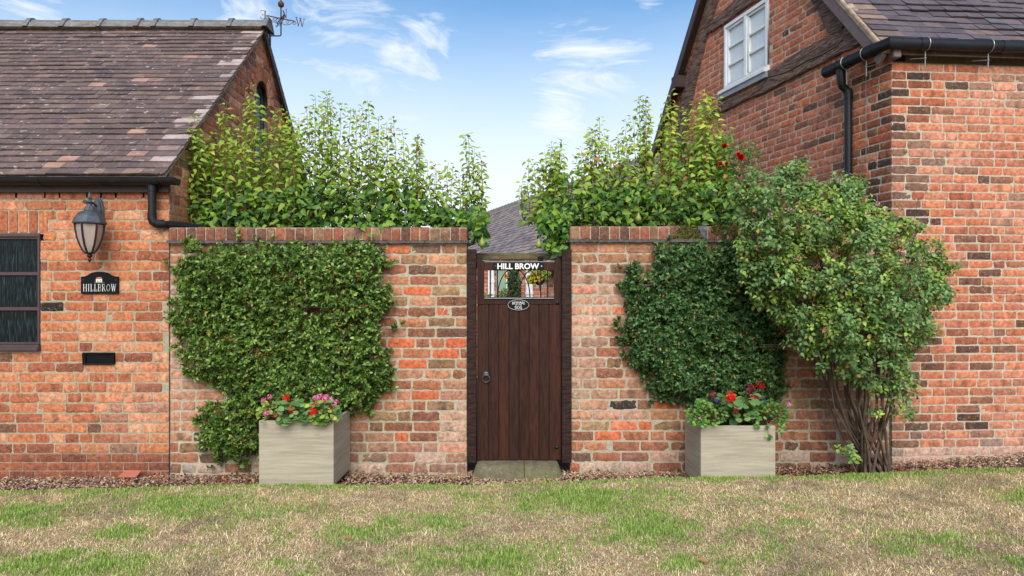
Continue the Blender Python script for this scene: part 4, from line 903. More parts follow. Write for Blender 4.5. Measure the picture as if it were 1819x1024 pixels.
dog_sign()
def step():
    a = P(833, 842, -.2); b = P(1006, 842, -.2); zt = P(0, 821, 0).z + .005; zb = -.07; root = empty('door_step', 'worn mossy stone step below the gate', 'step', ((a.x + b.x) / 2, -.1, zb))
    xm = P(931, 0, -.1).x
    for x0, x1, el, er in ((a.x, xm - .003, 1, 0), (xm + .003, b.x, 0, 1)):
        mb = MB(); prof = [(.10, zt), (-.04, zt - .002), (-.10, zt - .012), (-.15, zt - .035), (-.18, zt - .065), (-.195, zb)]; n = 9; rows = []
        for i in range(n + 1):
            t = i / n; x = x0 + (x1 - x0) * t; e = 0
            if el: e = max(0, 1 - t * 5) 
            if er: e = max(0, 1 - (1 - t) * 5)
            sg = 1 if el else -1
            rows.append([mb.vert((x + sg * e * .06 * ((z - zb) / (zt - zb)), y + e * .07 * ((y - .1) / -.3), z - e * .012 + rng.uniform(-.003, .003))) for y, z in prof])
        for i in range(n):
            for k in range(len(prof) - 1): mb.face((rows[i][k], rows[i][k + 1], rows[i + 1][k + 1], rows[i + 1][k]))
        for rw, fl in ((rows[0], 1), (rows[-1], 0)):
            q = mb.vert((mb.v[rw[0]][0], .1, zb)); mb.face([q] + (rw[::-1] if fl else rw))
        mb.build('stone', M['stone'], root, smooth=40)
step()
mb = MB(); a = P(838, 461.5, .42); b = P(1012, 450, .42); mb.box((a.x, .42, a.z), (b.x + .5, .50, b.z)); tag(mb.build('timber_rail', M['rail'], bevel=.006), 'mossy horizontal timber rail just behind the top of the gate', 'timber rail')
mb = MB(); a = P(961, 466, .40); mb.box((a.x - .03, .40, a.z - .02), (a.x + .02, .43, P(0, 456, .40).z)); tag(mb.build('rail_bracket', M['black'], bevel=.003), 'small black bracket hanging from the mossy rail behind the gate', 'bracket')
# ---------------------------------------------------------------- right house
CO = Vector((3.375, 0, 0)); TH = math.atan(335 / F); SU = Vector((-math.sin(TH), math.cos(TH), 0)); SN = Vector((-math.cos(TH), -math.sin(TH), 0))
FU = Vector((math.cos(R(4.7)), math.sin(R(4.7)), 0)); FN = Vector((FU.y, -FU.x, 0))
def suz(px, py, off=0.0):
    p = ray_plane(px, py, CO + SN * off, SN); d = p - CO - SN * off; return d.dot(SU), p.z
def SP(u, z, off=0.0): return CO + SU * u + SN * off + Vector((0, 0, z))
Z6 = lambda x, y: (1180 + x / 4.655, y / 4.655)
EZ = 3.80; APU = 2.28; APZ = 6.55
def vf(z): return .06 + (z - EZ) * (APU - .06) / (APZ - EZ)
def vb(z): return 4.34 - (z - EZ) * (4.34 - APU) / (APZ - EZ)
def right_house():
    root = empty('brick_house', 'tall red brick house with timber beams, white gable window and black gutter at the right', 'house', tuple(CO))
    z = course_list(-.12, .0762, 92); mort = lin(206, 188, 166, .8)
    wu1 = suz(1289.5, 100)[0]; wu0 = suz(1367, 100)[0]; wz0 = suz(1330, 145)[1] - .02; wz0 = 4.12; wz1 = 4.93
    def colf(x, zc, l):
        dq = (.72 if x < .2 else .4 if x < .38 else .16 if x < .8 else .06)
        if zc < 2.2 and x < .9: dq = max(dq, .3)
        if zc < .9: dq = max(dq, .10)
        c = pick(HDARK) if rng.random() < dq else pick(HOUSE)
        pa = patch(x + 30, zc, .6)
        if pa > .6: c = mix(c, lin(228, 176, 150, .85), (pa - .6) * 1.1)
        if zc < .45 and x > .1: c = mix(c, lin(216, 176, 156, .8), rng.uniform(.0, .65) * (1 - zc / .5))
        elif zc < 2.0: c = mix(c, lin(210, 134, 104, .8), rng.uniform(.0, .35))
        if zc < .15 : c = mix(c, lin(205, 180, 165, .8), .5)
        return jig(c, .07)
    def colside(x, zc, l):
        dq = (.6 if x < .2 else .3 if x < .45 else .03); c = pick(HDARK) if rng.random() < dq else pick(HOUSE)
        if x > .5: c = mix(c, lin(210, 128, 104, .8), rng.uniform(0, .4))
        return jig(c, .07)
    mb = MB(); zt = P(0, 98).z
    zf = [q for q in z if q < EZ - .12]
    brickwork(mb, CO, FU, FN, [q for q in zf if q < 3.63], .214, .101, .0145, lambda zc: [(0, 5.2)], colf, pat_monk, mort, rough=1.0)
    zq = [q for q in zf if q >= 3.63 - .0762]
    brickwork(mb, CO + FN * .028, FU, FN, zq, .214, .101, .0145, lambda zc: [(0, 5.2)], colf, lambda k: (['s'], .11 * (k % 2)), lin(120, 100, 78, .7), mdep=-.0)
    mb.mi = 1; mb.col = lin(110, 92, 70, .7); a = CO + FN * .028 + Vector((0, 0, zq[0])); mb.quad(a, a - FN * .028, a - FN * .028 + FU * 5.2, a + FU * 5.2)
    mb.build('front_wall', [M['brick'], M['mortar']], root, smooth=50)
    mb = MB()
    def spans(zc):
        a, b = (0, 4.34) if zc < EZ else (vf(zc), vb(zc))
        if zc < 1.2: return []
        if wz0 < zc < wz1: return [(a, wu0), (wu1, b)] if wu0 > a else [(wu1, b)]
        return [(a, b)] if b > a else []
    brickwork(mb, CO, SU, SN, [q for q in z], .214, .101, .0145, spans, colside, pat_monk, mort, rough=1.0)
    mb.mi = 1; mb.col = mort; q = [SP(0, -.2, -.005), SP(4.34, -.2, -.005), SP(4.34, 1.2, -.005), SP(0, 1.2, -.005)]; mb.prism(q, -SN * .02)
    o = mb.build('side_wall', [M['brick'], M['mortar']], root, smooth=50)
    # side wall is wound for the other handedness: make its faces point outwards
    o.data.flip_normals()
    mb = MB(); back = SP(4.34, 0); mb.prism([SP(.1, -.2, -.25), SP(4.3, -.2, -.25), SP(4.3, -.2, -.25) + FU * 4.6, SP(.1, -.2, -.25) + FU * 4.6], (0, 0, EZ + .2)); mb.build('inner_wall', M['bodycore'], root)
    mb = MB(); mb.prism([SP(.3, EZ, -.25), SP(4.1, EZ, -.25), SP(APU, APZ - .2, -.25)], FU * 4.5); mb.build('inner_wall', M['bodycore'], root)
    # timbers, traced on the wall plane
    def timber(pts, d=.03, k=3, name='beam'):
        uz = [suz(*Z6(*p)) for p in pts]; dense = []
        for i in range(len(uz)):
            a = uz[i]; b = uz[(i + 1) % len(uz)]; L_ = math.hypot(b[0] - a[0], b[1] - a[1]); n = max(1, int(L_ / .06))
            for t in range(n): dense.append((a[0] + (b[0] - a[0]) * t / n + rng.uniform(-.006, .006), a[1] + (b[1] - a[1]) * t / n + rng.uniform(-.006, .006)))
        bm = bmesh.new(); vs = [bm.verts.new(SP(u, zz, d)) for u, zz in dense]; f = bm.faces.new(vs)
        r = bmesh.ops.extrude_face_region(bm, geom=[f]); ex = [q for q in r['geom'] if isinstance(q, bmesh.types.BMVert)]
        bmesh.ops.translate(bm, verts=ex, vec=-SN * (d + .03)); bmesh.ops.recalc_face_normals(bm, faces=bm.faces)
        mb = MB(); bm.verts.index_update()
        for v in bm.verts: mb.vert(v.co, (1, 1, 1))
        for fc in bm.faces: mb.face([v.index for v in fc.verts])
        bm.free(); ob = mb.build(name, mats_beam(uz), root, bevel=.008, smooth=50)
        return ob
    def mats_beam(uz): return M['beam']
    timber([(330, 1010), (440, 905), (520, 850), (640, 800), (760, 760), (810, 700), (800, 680), (880, 590), (1030, 500), (1200, 390), (1380, 300), (1480, 270), (1530, 215), (1600, 160), (1690, 260), (1745, 300), (1700, 335), (1600, 395), (1480, 445), (1330, 530), (1180, 600), (1000, 690), (850, 770), (660, 845), (520, 920), (400, 975), (330, 1040)], .045)
    timber([(1130, -200), (1225, 0), (1290, 110), (1345, 210), (1372, 280), (1400, 292), (1480, 262), (1510, 205), (1460, 110), (1395, 10), (1330, -200)], .035)
    timber([(385, 200), (440, 150), (600, 5), (760, -120), (980, -260), (980, -190), (870, -80), (800, 0), (700, 60), (500, 205), (380, 282)], .038)
    timber([(455, 0), (560, -300), (470, -330), (380, 0), (330, 200), (270, 420), (200, 640), (150, 850), (120, 1000), (60, 1250), (150, 1260), (205, 1020), (250, 780), (300, 560), (350, 350), (410, 150)], .045)
    # deep shakes running along the big beam
    mb = MB()
    for pts, r in ((((520, 880), (700, 800), (790, 740), (860, 640), (1010, 600), (1180, 505), (1330, 440), (1430, 380), (1500, 290), (1600, 260), (1690, 240)), .010), (((900, 560), (1060, 530), (1200, 440), (1330, 360), (1420, 320)), .007)):
        mb.tube([SP(*suz(*Z6(*p), .045), .041) for p in pts], [r * (.3 + .7 * math.sin(math.pi * (i + .5) / len(pts))) for i in range(len(pts))], 6)
    mb.build('shake', M['coir'], root, smooth=60)
    mb = MB(); a = suz(*Z6(175, 690)); c = SP(a[0], a[1], .09); mb.obox(c, SU * .075, SN * .09, (0, 0, .085)); mb.build('purlin_end', M['darkboard'], root, bevel=.008)
    # white casement window with frame, sill and lead
    def wbx(mb, u0, u1, z0, z1, d0=-.02, d1=.03): mb.obox(SP((u0 + u1) / 2, (z0 + z1) / 2, (d0 + d1) / 2), SU * (u1 - u0) / 2, SN * (d1 - d0) / 2, (0, 0, (z1 - z0) / 2))
    mb = MB(); t = .042; um = suz(1327, 80)[0]
    wbx(mb, wu0, wu1, wz1 - t, wz1); wbx(mb, wu0, wu1, wz0, wz0 + t); wbx(mb, wu0, wu0 + t, wz0 + t, wz1 - t); wbx(mb, wu1 - t, wu1, wz0 + t, wz1 - t); wbx(mb, um - t * .6, um + t * .6, wz0 + t, wz1 - t)
    wo = mb.build('window', M['white'], root, bevel=.004)
    for a, b in ((wu0 + t, um - t * .6), (um + t * .6, wu1 - t)):
        mb = MB(); s_ = .03; za, zb = wz0 + t, wz1 - t
        wbx(mb, a, b, zb - s_, zb, -.02, .012); wbx(mb, a, b, za, za + s_, -.02, .012); wbx(mb, a, a + s_, za + s_, zb - s_, -.02, .012); wbx(mb, b - s_, b, za + s_, zb - s_, -.02, .012)
        for k in (1, 2): zz = za + s_ + (zb - za - 2 * s_) * k / 3; wbx(mb, a + s_, b - s_, zz - .014, zz + .014, -.02, .010)
        mb.build('casement', M['white'], wo, bevel=.003)
        g = MB(); wbx(g, a + .01, b - .01, za + .01, zb - .01, -.022, -.014); g.build('pane', M['paleglass'], wo)
    mb = MB(); wbx(mb, wu0 - .02, wu1 + .06, wz0 - .045, wz0 - .002, -.02, .085); mb.build('sill', M['white'], wo, bevel=.004)
    mb = MB(); wbx(mb, wu0 - .03, wu1 + .08, wz0 - .11, wz0 - .047, .0, .068); mb.build('lead_flashing', M['lead'], wo, bevel=.004)
    # roof slopes
    vF = (SP(vf(APZ), APZ) - SP(.06, EZ)); vB = (SP(vb(APZ), APZ) - SP(4.34, EZ)); Lf = vF.length; Lb = vB.length; vF.normalize(); vB.normalize()
    nF = FU.cross(vF).normalized(); nF = nF if nF.z > 0 else -nF; nB = FU.cross(vB).normalized(); nB = nB if nB.z > 0 else -nB
    E0 = SP(.06, EZ, .10) - vF * .16 + nF * .02
    pal = [(5, lin(98, 86, 92, K)), (3, lin(88, 77, 84, K)), (3, lin(106, 92, 96, K)), (.6, lin(118, 98, 94, K)), (.6, lin(102, 98, 106, K))]
    vp = [(1, lin(186, 154, 130, K)), (1.5, lin(150, 124, 112, K)), (1.5, lin(124, 112, 114, K))]
    mb = MB(); rows = int((Lf + .12) / .098); tiles(mb, E0, FU, vF, nF, rows, .098, 5.2, .168, pal, verge_pal=vp, verge_end='lo', rough=1.7, thick=.014)
    tiles(mb, SP(4.34, EZ, .10) - vB * .16 + nB * .02, FU, vB, nB, int((Lb + .12) / .1), .1, 5.2, .168, pal, rough=1.4)
    roof = mb.build('roof', M['dark_tile'], root)
    mb = MB(); a = E0 + FU * .05 - nF * .02; mb.obox(a + vF * (Lf + .1) / 2 - FU * .035 + nF*.012, FU * .05, vF * (Lf + .1) / 2, nF * .022); mb.obox(a + vF * (Lf + .1) / 2 + FU * 2.6 - nF * .014, FU * 2.55, vF * (Lf + .1) / 2, nF * .006)
    a = SP(4.34, EZ, .10) - vB * .14 - nB * .0; mb.obox(a + vB * (Lb + .1) / 2 + FU * 2.55 - nB * .006, FU * 2.55, vB * (Lb + .1) / 2, nB * .008); mb.build('mortar_bedding', M['bed'], roof, bevel=.006)
    mb = MB(); ap = SP(APU, APZ, .1)
    for k in range(11): mb.tube([ap + FU * (k * .46) + Vector((0, 0, .0)), ap + FU * (k * .46 + .44) + Vector((0, 0, .0))], .11, 12)
    mb.build('ridge_tiles', M['ridge'], roof, smooth=40)
    # bargeboards
    mb = MB(); a = SP(.06, EZ, .115) - vF * .10; mb.obox(a + vF * Lf / 2 - nF * .062, SN * .012, vF * (Lf + .16) / 2, nF * .055); mb.obox(a - SN * .06 + vF * Lf / 2 - nF * .03, SN * .055, vF * (Lf + .1) / 2, nF * .006); mb.build('bargeboard', M['browngrey'], root, bevel=.003)
    mb = MB(); a = SP(4.34, EZ, .115) - vB * .10; mb.obox(a + vB * Lb / 2 - nB * .085, SN * .012, vB * (Lb + .16) / 2, nB * .075); mb.obox(a - SN * .06 + vB * Lb / 2 - nB * .05, SN * .055, vB * (Lb + .1) / 2, nB * .03); mb.build('bargeboard', M['darkboard'], root, bevel=.003)
    # corner boards under the eave
    mb = MB(); c = CO + Vector((0, 0, 3.70)) + FN * .06 + SN * .02; mb.obox(c, FU * .035, FN * .045, (0, 0, .075)); mb.build('corbel', M['browngrey'], root, bevel=.004)
    mb = MB(); c = CO + Vector((0, 0, EZ - .02)) + FN * .05; mb.obox(c + FU * 2.6, FU * 2.6, FN * .06, (0, 0, .008)); mb.build('soffit', M['darkboard'], root)
    # gutter round the corner, with outlet and downpipe
    mb = MB(); go = .125; gz = 3.735; r_ = .052
    pf = CO + FN * go + Vector((0, 0, gz)); far = pf + FU * 5.2; c0 = pf + FU * .12
    sc_, sp_ = SP(.13, gz, .13), None; g1 = SP(suz(1474, 119, .13)[0] + .0, gz - .01, .13)
    cpt = pf + FU * -.06 + SN * .05
    mb.tube([far, c0, cpt, SP(.06, gz, .14), g1 + Vector((0, 0, 0))], r_, 16)
    u1 = suz(1474, 119, .13)[0]
    for t, w_ in ((.17, .03), (.52, .05)): pass
    for p, d, l_, rr in ((pf + FU * .2, FU, .04, .057), (pf + FU * .98, FU, .06, .057), (SP(.10, gz, .138), SU, .05, .057), (SP(.36, gz - .003, .135), SU, .04, .056), (SP(u1 - .035, gz - .008, .13), SU, .09, .057)):
        mb.tube([p - d * l_, p + d * l_], rr, 16)
    mb.build('gutter', M['black'], root, smooth=40)
    def side_at(px, py, off): return ray_plane(px, py, CO + SN * off, SN)
    mb = MB(); ox = side_at(1494, 122, .13)
    a = [ox + Vector((0, 0, .02)), side_at(1494, 146, .13), side_at(1496, 153, .11), side_at(1501, 158, .075), side_at(1506, 163, .05), side_at(1507, 172, .045), side_at(1507, 240, .045), side_at(1507, 420, .045), side_at(1507, 640, .045)]
    mb.tube(a, .036, 16); mb.tube([side_at(1494, 124, .13), side_at(1494, 144, .13), side_at(1495, 149, .12)], .041, 16); mb.tube([side_at(1504, 160, .06), side_at(1507, 166, .046), side_at(1507, 176, .045)], .041, 16); mb.build('downpipe', M['black'], root, smooth=40)
    # galvanised brackets
    def bracket(p, along, out):
        mb = MB(); rr = .0585
        mb.tube([p + out * math.cos(t) * rr + Vector((0, 0, 1)) * math.sin(t) * rr for t in [R(x) for x in range(-200, 61, 20)]], .0042, 6)
        mb.tube([p + Vector((0, 0, -.06)) - out * .01, p + Vector((0, 0, -.20)) - out * .012], .0048, 6)
        mb.tube([p + Vector((0, 0, -.115)) - out * .015, p + Vector((0, 0, -.10)) - out * .09 - along * .09], .0042, 6)
        mb.lathe([(.012, 0), (.012, .008)], p + Vector((0, 0, -.12)) - out * .012, 6); mb.build('bracket', M['galv'], root, smooth=50)
    for px in (1645, 1757):
        t = 0
        for i in range(2000):
            q = pf + FU * (i * .002); 
            if CX + F * q.x / (D + q.y) >= px: t = i * .002; break
        bracket(pf + FU * t, FU, FN)
    for px in (1538, 1503): bracket(SP(suz(px, 100, .13)[0], gz - .004, .133), SU, SN)
    mb = MB(); mb.tube([side_at(1538.5, y, .012) for y in (118, 160, 210, 260, 285)], .003, 5); mb.tube([side_at(1510, 130, .02), side_at(1538, 130, .016), side_at(1541, 118, .016)], .003, 5); mb.build('cable', M['galv'], root)
right_house()

# ---------------------------------------------------------------- building beyond the gate
def rear_house():
    R0 = Vector((1.88, 18.98 - D, EYE + 3.21)); u = Vector((.365, -.931, 0)); nrm = Vector((-.931, -.365, 0)); ez = EYE + .90
    root = empty('outbuilding', 'distant tiled brick outbuilding seen through and above the gate', 'building', (.6, 7.6, 0))
    Ea = R0 + nrm * 2.86; Ea.z = ez
    s = (R0 - Ea); L_ = s.length; s.normalize(); n = u.cross(s).normalized(); n = n if n.z > 0 else -n
    pal = [(3, lin(146, 132, 130, K)), (3, lin(130, 116, 116, K)), (2, lin(162, 144, 138, K)), (1, lin(110, 98, 100, K)), (.6, lin(168, 140, 126, K))]
    mb = MB(); rows = 24; tiles(mb, Ea - u * 13.0 - s * .5, u, s, n, rows + 3, L_ / rows, 18.5, .19, pal, rough=.45, thick=.035)
    roof = mb.build('roof', M['tile'], root)
    mb = MB(); mb.obox(Ea - u * 3.75 + s * L_ / 2 - n * .03, u * 9.25, s * (L_ / 2 + .02), n * .02); s2 = Vector((-nrm.x * .8, -nrm.y * .8, -.6)); mb.obox(R0 - u * 3.75 + s2 * 1.2 - Vector((0, 0, .05)), u * 9.25, s2 * 1.2, n * .02); mb.build('roof_deck', M['bed'], roof)
    mb = MB()
    for i in range(61):
        c = R0 + u * (-13 + i * .3); mb.prism([c + nrm * .13 + Vector((0, 0, -.05)), c + nrm * .07 + Vector((0, 0, .06)), c + Vector((0, 0, .10)), c - nrm * .07 + Vector((0, 0, .06)), c - nrm * .13 + Vector((0, 0, -.05))], u * .28)
        mb.prism([c + nrm * .15 + Vector((0, 0, -.05)), c + nrm * .08 + Vector((0, 0, .08)), c + Vector((0, 0, .135)), c - nrm * .08 + Vector((0, 0, .08)), c - nrm * .15 + Vector((0, 0, -.05))], u * .04)
    mb.build('ridge_tiles', M['ridge'], roof)
    mb = MB(); mb.obox(R0 + nrm * .16 - u * 3.75 + Vector((0, 0, -.10)), u * 9.25, nrm * .04, (0, 0, .022)); mb.build('ridge_bedding', mat('pink_bedding', lin(205, 170, 145, .75), rough=.95, var=.1, bump=.4), roof)
    # frontal brick wall below it
    Yw = 13.6 - D; mb = MB(); zt = P(0, 466, Yw).z; mort = lin(214, 190, 165, .74)
    pal2 = [(4, lin(200, 118, 92, k1)), (3, lin(184, 104, 84, k1)), (2, lin(210, 140, 112, k1)), (1, lin(150, 92, 78, k1))]
    x0, x1 = -6.5, 2.6
    brickwork(mb, (x0, Yw, 0), (1, 0, 0), (0, -1, 0), course_list(-.1, .0762, 32), .216, .103, .011, lambda z: [(0, x1 - x0)], lambda a, b, c: jig(pick(pal2), .08), pat_random(.2), mort, lo=True)
    mb.mi = 1; mb.col = mort; mb.box((x0, Yw + .006, -.2), (x1, Yw + .22, zt)); mb.build('wall', [M['brick'], M['mortar']], root, smooth=50)
    q = lambda px, py, o=0: P(px, py, Yw - o)
    def bxp(mb, a, b, c, d, o0, o1): p = q(a, d, o0); r = q(c, b, o0); mb.box((p.x, Yw - o0, p.z), (r.x, Yw - o1, r.z))
    mb = MB(); bxp(mb, 840, 468.5, 1010, 463, .16, .02); mb.build('gutter', M['black'], root, bevel=.01)
    for a, r in ((875, 3.2), (937.5, 4.0), (943.8, 3.2)):
        mb = MB(); t = q(a, 468, .1); mb.tube([(t.x, t.y, -.1), (t.x, t.y, t.z)], r / F * 13.5, 12)
        for py in (500, 521): z_ = q(0, py, .1).z; mb.tube([(t.x, t.y, z_ - .03), (t.x, t.y, z_ + .03)], r / F * 13.5 * 1.3, 12)
        mb.build('downpipe', M['white'], root, smooth=50)
    mb = MB(); bxp(mb, 867, 470, 870.5, 640, .05, .0); mb.build('corner_trim', M['white'], root)
    mb = MB(); bxp(mb, 884, 474, 899, 640, .03, .0); d = mb.build('door', M['door_green'], root, bevel=.01)
    mb = MB(); bxp(mb, 882, 470, 884, 640, .045, .0); bxp(mb, 899, 470, 901, 640, .045, .0); mb.build('frame', M['white'], d)
rear_house()

# ---------------------------------------------------------------- plants
def palette(cols, N, k=.72, jit=.18):
    a = np.array([lin(*c, k) for c in cols]); return a[nr.integers(0, len(cols), N)] * nr.uniform(1 - jit, 1 + jit, (N, 1))
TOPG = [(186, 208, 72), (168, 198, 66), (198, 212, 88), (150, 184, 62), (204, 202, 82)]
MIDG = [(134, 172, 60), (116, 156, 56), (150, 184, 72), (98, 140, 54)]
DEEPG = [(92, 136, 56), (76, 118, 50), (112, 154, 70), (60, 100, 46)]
def pear(label, loc, shoots, mounds, fruits, trunkpx, group, spr=200):
    root = empty('pear_tree', label, 'tree', loc, group)
    mb = MB(); pos = []; tip = []; nm = []; sz = []; col = []
    for px, top, base in shoots:
        Y = rng.uniform(.34, .78); d = D + Y
        b = P(px, base, Y); t = P(px + rng.uniform(-5, 5), top, Y + rng.uniform(-.08, .08)); L_ = (t - b).length; n = max(5, int(L_ / .05))
        w1, w2 = rng.uniform(-.03, .03), rng.uniform(-.03, .03); ph = rng.uniform(0, 6.28)
        pts = [b + (t - b) * (i / n) + Vector((w1 * math.sin(i / n * 3.1), w2 * math.sin(i / n * 3.1), 0)) + Vector((.005 * math.sin(i * 1.3 + ph), .004 * math.cos(i * 1.1), 0)) for i in range(n + 1)]
        mb.tube(pts, [.0052 * (1 - .72 * i / n) for i in range(n + 1)], 5)
        a = ph; s = .0
        while s < L_ * .985:
            f = s / L_; i = min(n - 1, int(f * n)); p = pts[i].lerp(pts[i + 1], f * n - i)
            s += rng.uniform(.017, .026) * (1 - .3 * f); a += 2.4 + rng.uniform(-.4, .4)
            if rng.random() < .08: continue
            hor = Vector((math.cos(a), math.sin(a) * .8, 0)); el = rng.uniform(-.55, .6) + (.5 if f > .93 else 0)
            pet = rng.uniform(.010, .025); q = p + hor * pet + Vector((0, 0, pet * .6))
            pos.append(q); tip.append(hor + Vector((0, 0, el))); nm.append(Vector((-hor.x * el, -hor.y * el, .75)) + Vector((rng.gauss(0, .4), -.75 + rng.gauss(0, .45), 0)))
            sz.append(rng.uniform(.046, .074) * (1.1 - .35 * f ** 3)); col.append(f + rng.gauss(0, .12))
    mb.build('shoots', M['shoot'], root, smooth=60)
    for poly, N, y0, y1 in mounds:
        xs = [p[0] for p in poly]; ys = [p[1] for p in poly]
        px = nr.uniform(min(xs), max(xs), N * 3); py = nr.uniform(min(ys), max(ys), N * 3); ok = in_poly(px, py, poly); px = px[ok][:N]; py = py[ok][:N]
        for a, b in zip(px, py):
            Y = rng.uniform(y0, y1); p = P(a, b, Y); hor = Vector((rng.gauss(0, 1), rng.gauss(-.45, .9), rng.uniform(-.9, .35)))
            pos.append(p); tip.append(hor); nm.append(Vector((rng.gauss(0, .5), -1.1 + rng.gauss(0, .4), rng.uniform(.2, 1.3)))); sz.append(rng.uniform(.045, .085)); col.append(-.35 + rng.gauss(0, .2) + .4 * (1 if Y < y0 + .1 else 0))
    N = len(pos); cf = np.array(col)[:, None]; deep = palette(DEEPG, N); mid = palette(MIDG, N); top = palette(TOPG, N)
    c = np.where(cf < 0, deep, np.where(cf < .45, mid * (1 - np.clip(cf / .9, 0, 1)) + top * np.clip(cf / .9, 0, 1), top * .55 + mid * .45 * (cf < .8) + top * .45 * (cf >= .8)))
    ro = nr.random((N, 1)) < .05; c = np.where(ro & (cf > .7), np.array(lin(206, 140, 70, .7)), c)
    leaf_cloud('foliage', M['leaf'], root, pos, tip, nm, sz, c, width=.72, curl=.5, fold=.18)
    mb = MB()
    for tx, topx in trunkpx:
        b = P(tx, 800, .5); b.z = zg(b.x) - .1; t = P(topx, 400, .5)
        mb.tube([b, b.lerp(t, .4) + Vector((.03, .02, 0)), b.lerp(t, .8) - Vector((.02, 0, 0)), t], [.045, .036, .03, .02], 10)
        for q in range(4):
            hh = P(topx + rng.uniform(-.5, .5) * spr, 400 + rng.uniform(-8, 12), .5); mb.tube([b.lerp(t, .7), (b.lerp(t, .8) + hh) / 2 + Vector((0, 0, -.05)), hh], [.022, .018, .010], 8)
    mb.build('trunk', M['bark'], root, smooth=60)
    for px, py, Y in fruits:
        mb = MB(); c = P(px, py, Y); mb.lathe([(.002, -.045), (.018, -.042), (.028, -.025), (.028, -.008), (.018, .014), (.011, .028), (.009, .036), (.002, .04)], c, 14); mb.tube([c + Vector((0, 0, .038)), c + Vector((.006, 0, .07))], .0022, 5); mb.build('pear', mat('pear_skin', lin(150, 160, 70, .7), rough=.45, var=.12, vscale=60), root, smooth=70)
def shoot_list(env, step, base, jit=7, low=.55):
    out = []; x = env[0][0]
    while x < env[-1][0]:
        t = float(np.interp(x, [e[0] for e in env], [e[1] for e in env])); r = rng.random()
        tt = t + abs(rng.gauss(0, 9)) if r < .5 else t + (base - t) * rng.uniform(.12, low)
        out.append((x + rng.uniform(-jit, jit), tt, base)); x += step
    return out
envL = [(328, 232), (345, 222), (362, 250), (385, 215), (402, 186), (430, 215), (450, 162), (470, 200), (492, 186), (515, 205), (535, 205), (560, 178), (578, 168), (600, 168), (620, 192), (642, 182), (662, 188), (680, 215), (702, 208), (720, 245), (738, 240), (756, 240), (765, 300)]
shL = shoot_list(envL, 5.4, 402)
shL += [(333, 216, 400), (345, 204, 396), (449, 152, 402), (560, 168, 402), (580, 160, 402), (655, 178, 402), (744, 236, 402), (401, 183, 402), (590, 170, 400), (702, 206, 402)]
mdL = [([(340, 372), (420, 340), (560, 330), (700, 335), (780, 360), (830, 385), (828, 408), (340, 406)], 1500, .22, .8), ([(330, 330), (420, 290), (700, 280), (760, 330), (780, 380), (340, 380)], 360, .4, .9), ([(330, 240), (345, 225), (375, 300), (380, 390), (345, 385), (320, 330)], 120, .35, .7), ([(640, 395), (690, 395), (680, 415), (650, 418)], 26, -.06, .1)]
pear('broad leafy pear tree rising behind the left wall beside the tiled gable', (-1.9, .5, -.05), shL, mdL, [], [(480, 500), (650, 640)], 'pear trees trained behind the walls')
shM = [(770, 292, 400), (778, 300, 400), (792, 288, 402), (803, 296, 402), (812, 310, 402), (826, 240, 402), (833, 236, 402), (840, 262, 405), (851, 270, 405), (861, 292, 405), (845, 300, 405), (822, 305, 402), (855, 320, 408), (785, 330, 402), (836, 330, 404)]
pear('slim pear tree with tall shoots beside the left gate post, a green pear hanging low', (-.4, .5, -.05), shM, [([(838, 375), (860, 372), (868, 430), (856, 440), (838, 425)], 120, -.02, .4), ([(760, 370), (835, 372), (835, 405), (760, 405)], 170, .25, .7)], [(856.5, 430, .0), (792, 366, .3)], [(812, 822)], 'pear trees trained behind the walls', 30)
envR = [(938, 296), (955, 268), (985, 255), (1003, 250), (1015, 300), (1032, 262), (1045, 240), (1060, 208), (1075, 250), (1090, 248), (1110, 228), (1130, 180), (1145, 172), (1158, 180), (1175, 190), (1188, 168), (1205, 190), (1225, 185), (1245, 190), (1262, 165), (1275, 168), (1290, 230), (1300, 250)]
shR = shoot_list(envR, 5.6, 400, low=.6)
shR += [(1134, 172, 400), (1150, 173, 400), (1064, 207, 400), (1046, 240, 400), (998, 248, 400), (975, 252, 402), (1189, 163, 398), (1253, 158, 398), (1268, 168, 398), (945, 282, 400), (1231, 176, 400)]
mdR = [([(960, 350), (1100, 330), (1300, 325), (1315, 398), (1015, 402), (1008, 440), (985, 452), (968, 440), (955, 400)], 1500, .2, .8), ([(955, 380), (1012, 375), (1010, 440), (992, 456), (970, 440)], 260, .02, .35), ([(950, 300), (1290, 280), (1310, 330), (960, 360)], 230, .4, .9), ([(1185, 250), (1300, 240), (1310, 320), (1190, 320)], 150, .4, .8)]
pear('tall leafy pear tree rising behind the right wall beside the timbered gable', (1.5, .5, -.05), shR, mdR, [(957, 432, .1), (1134, 386, .22), (1000, 388, .12)], [(1150, 1130)], 'pear trees trained behind the walls', 200)

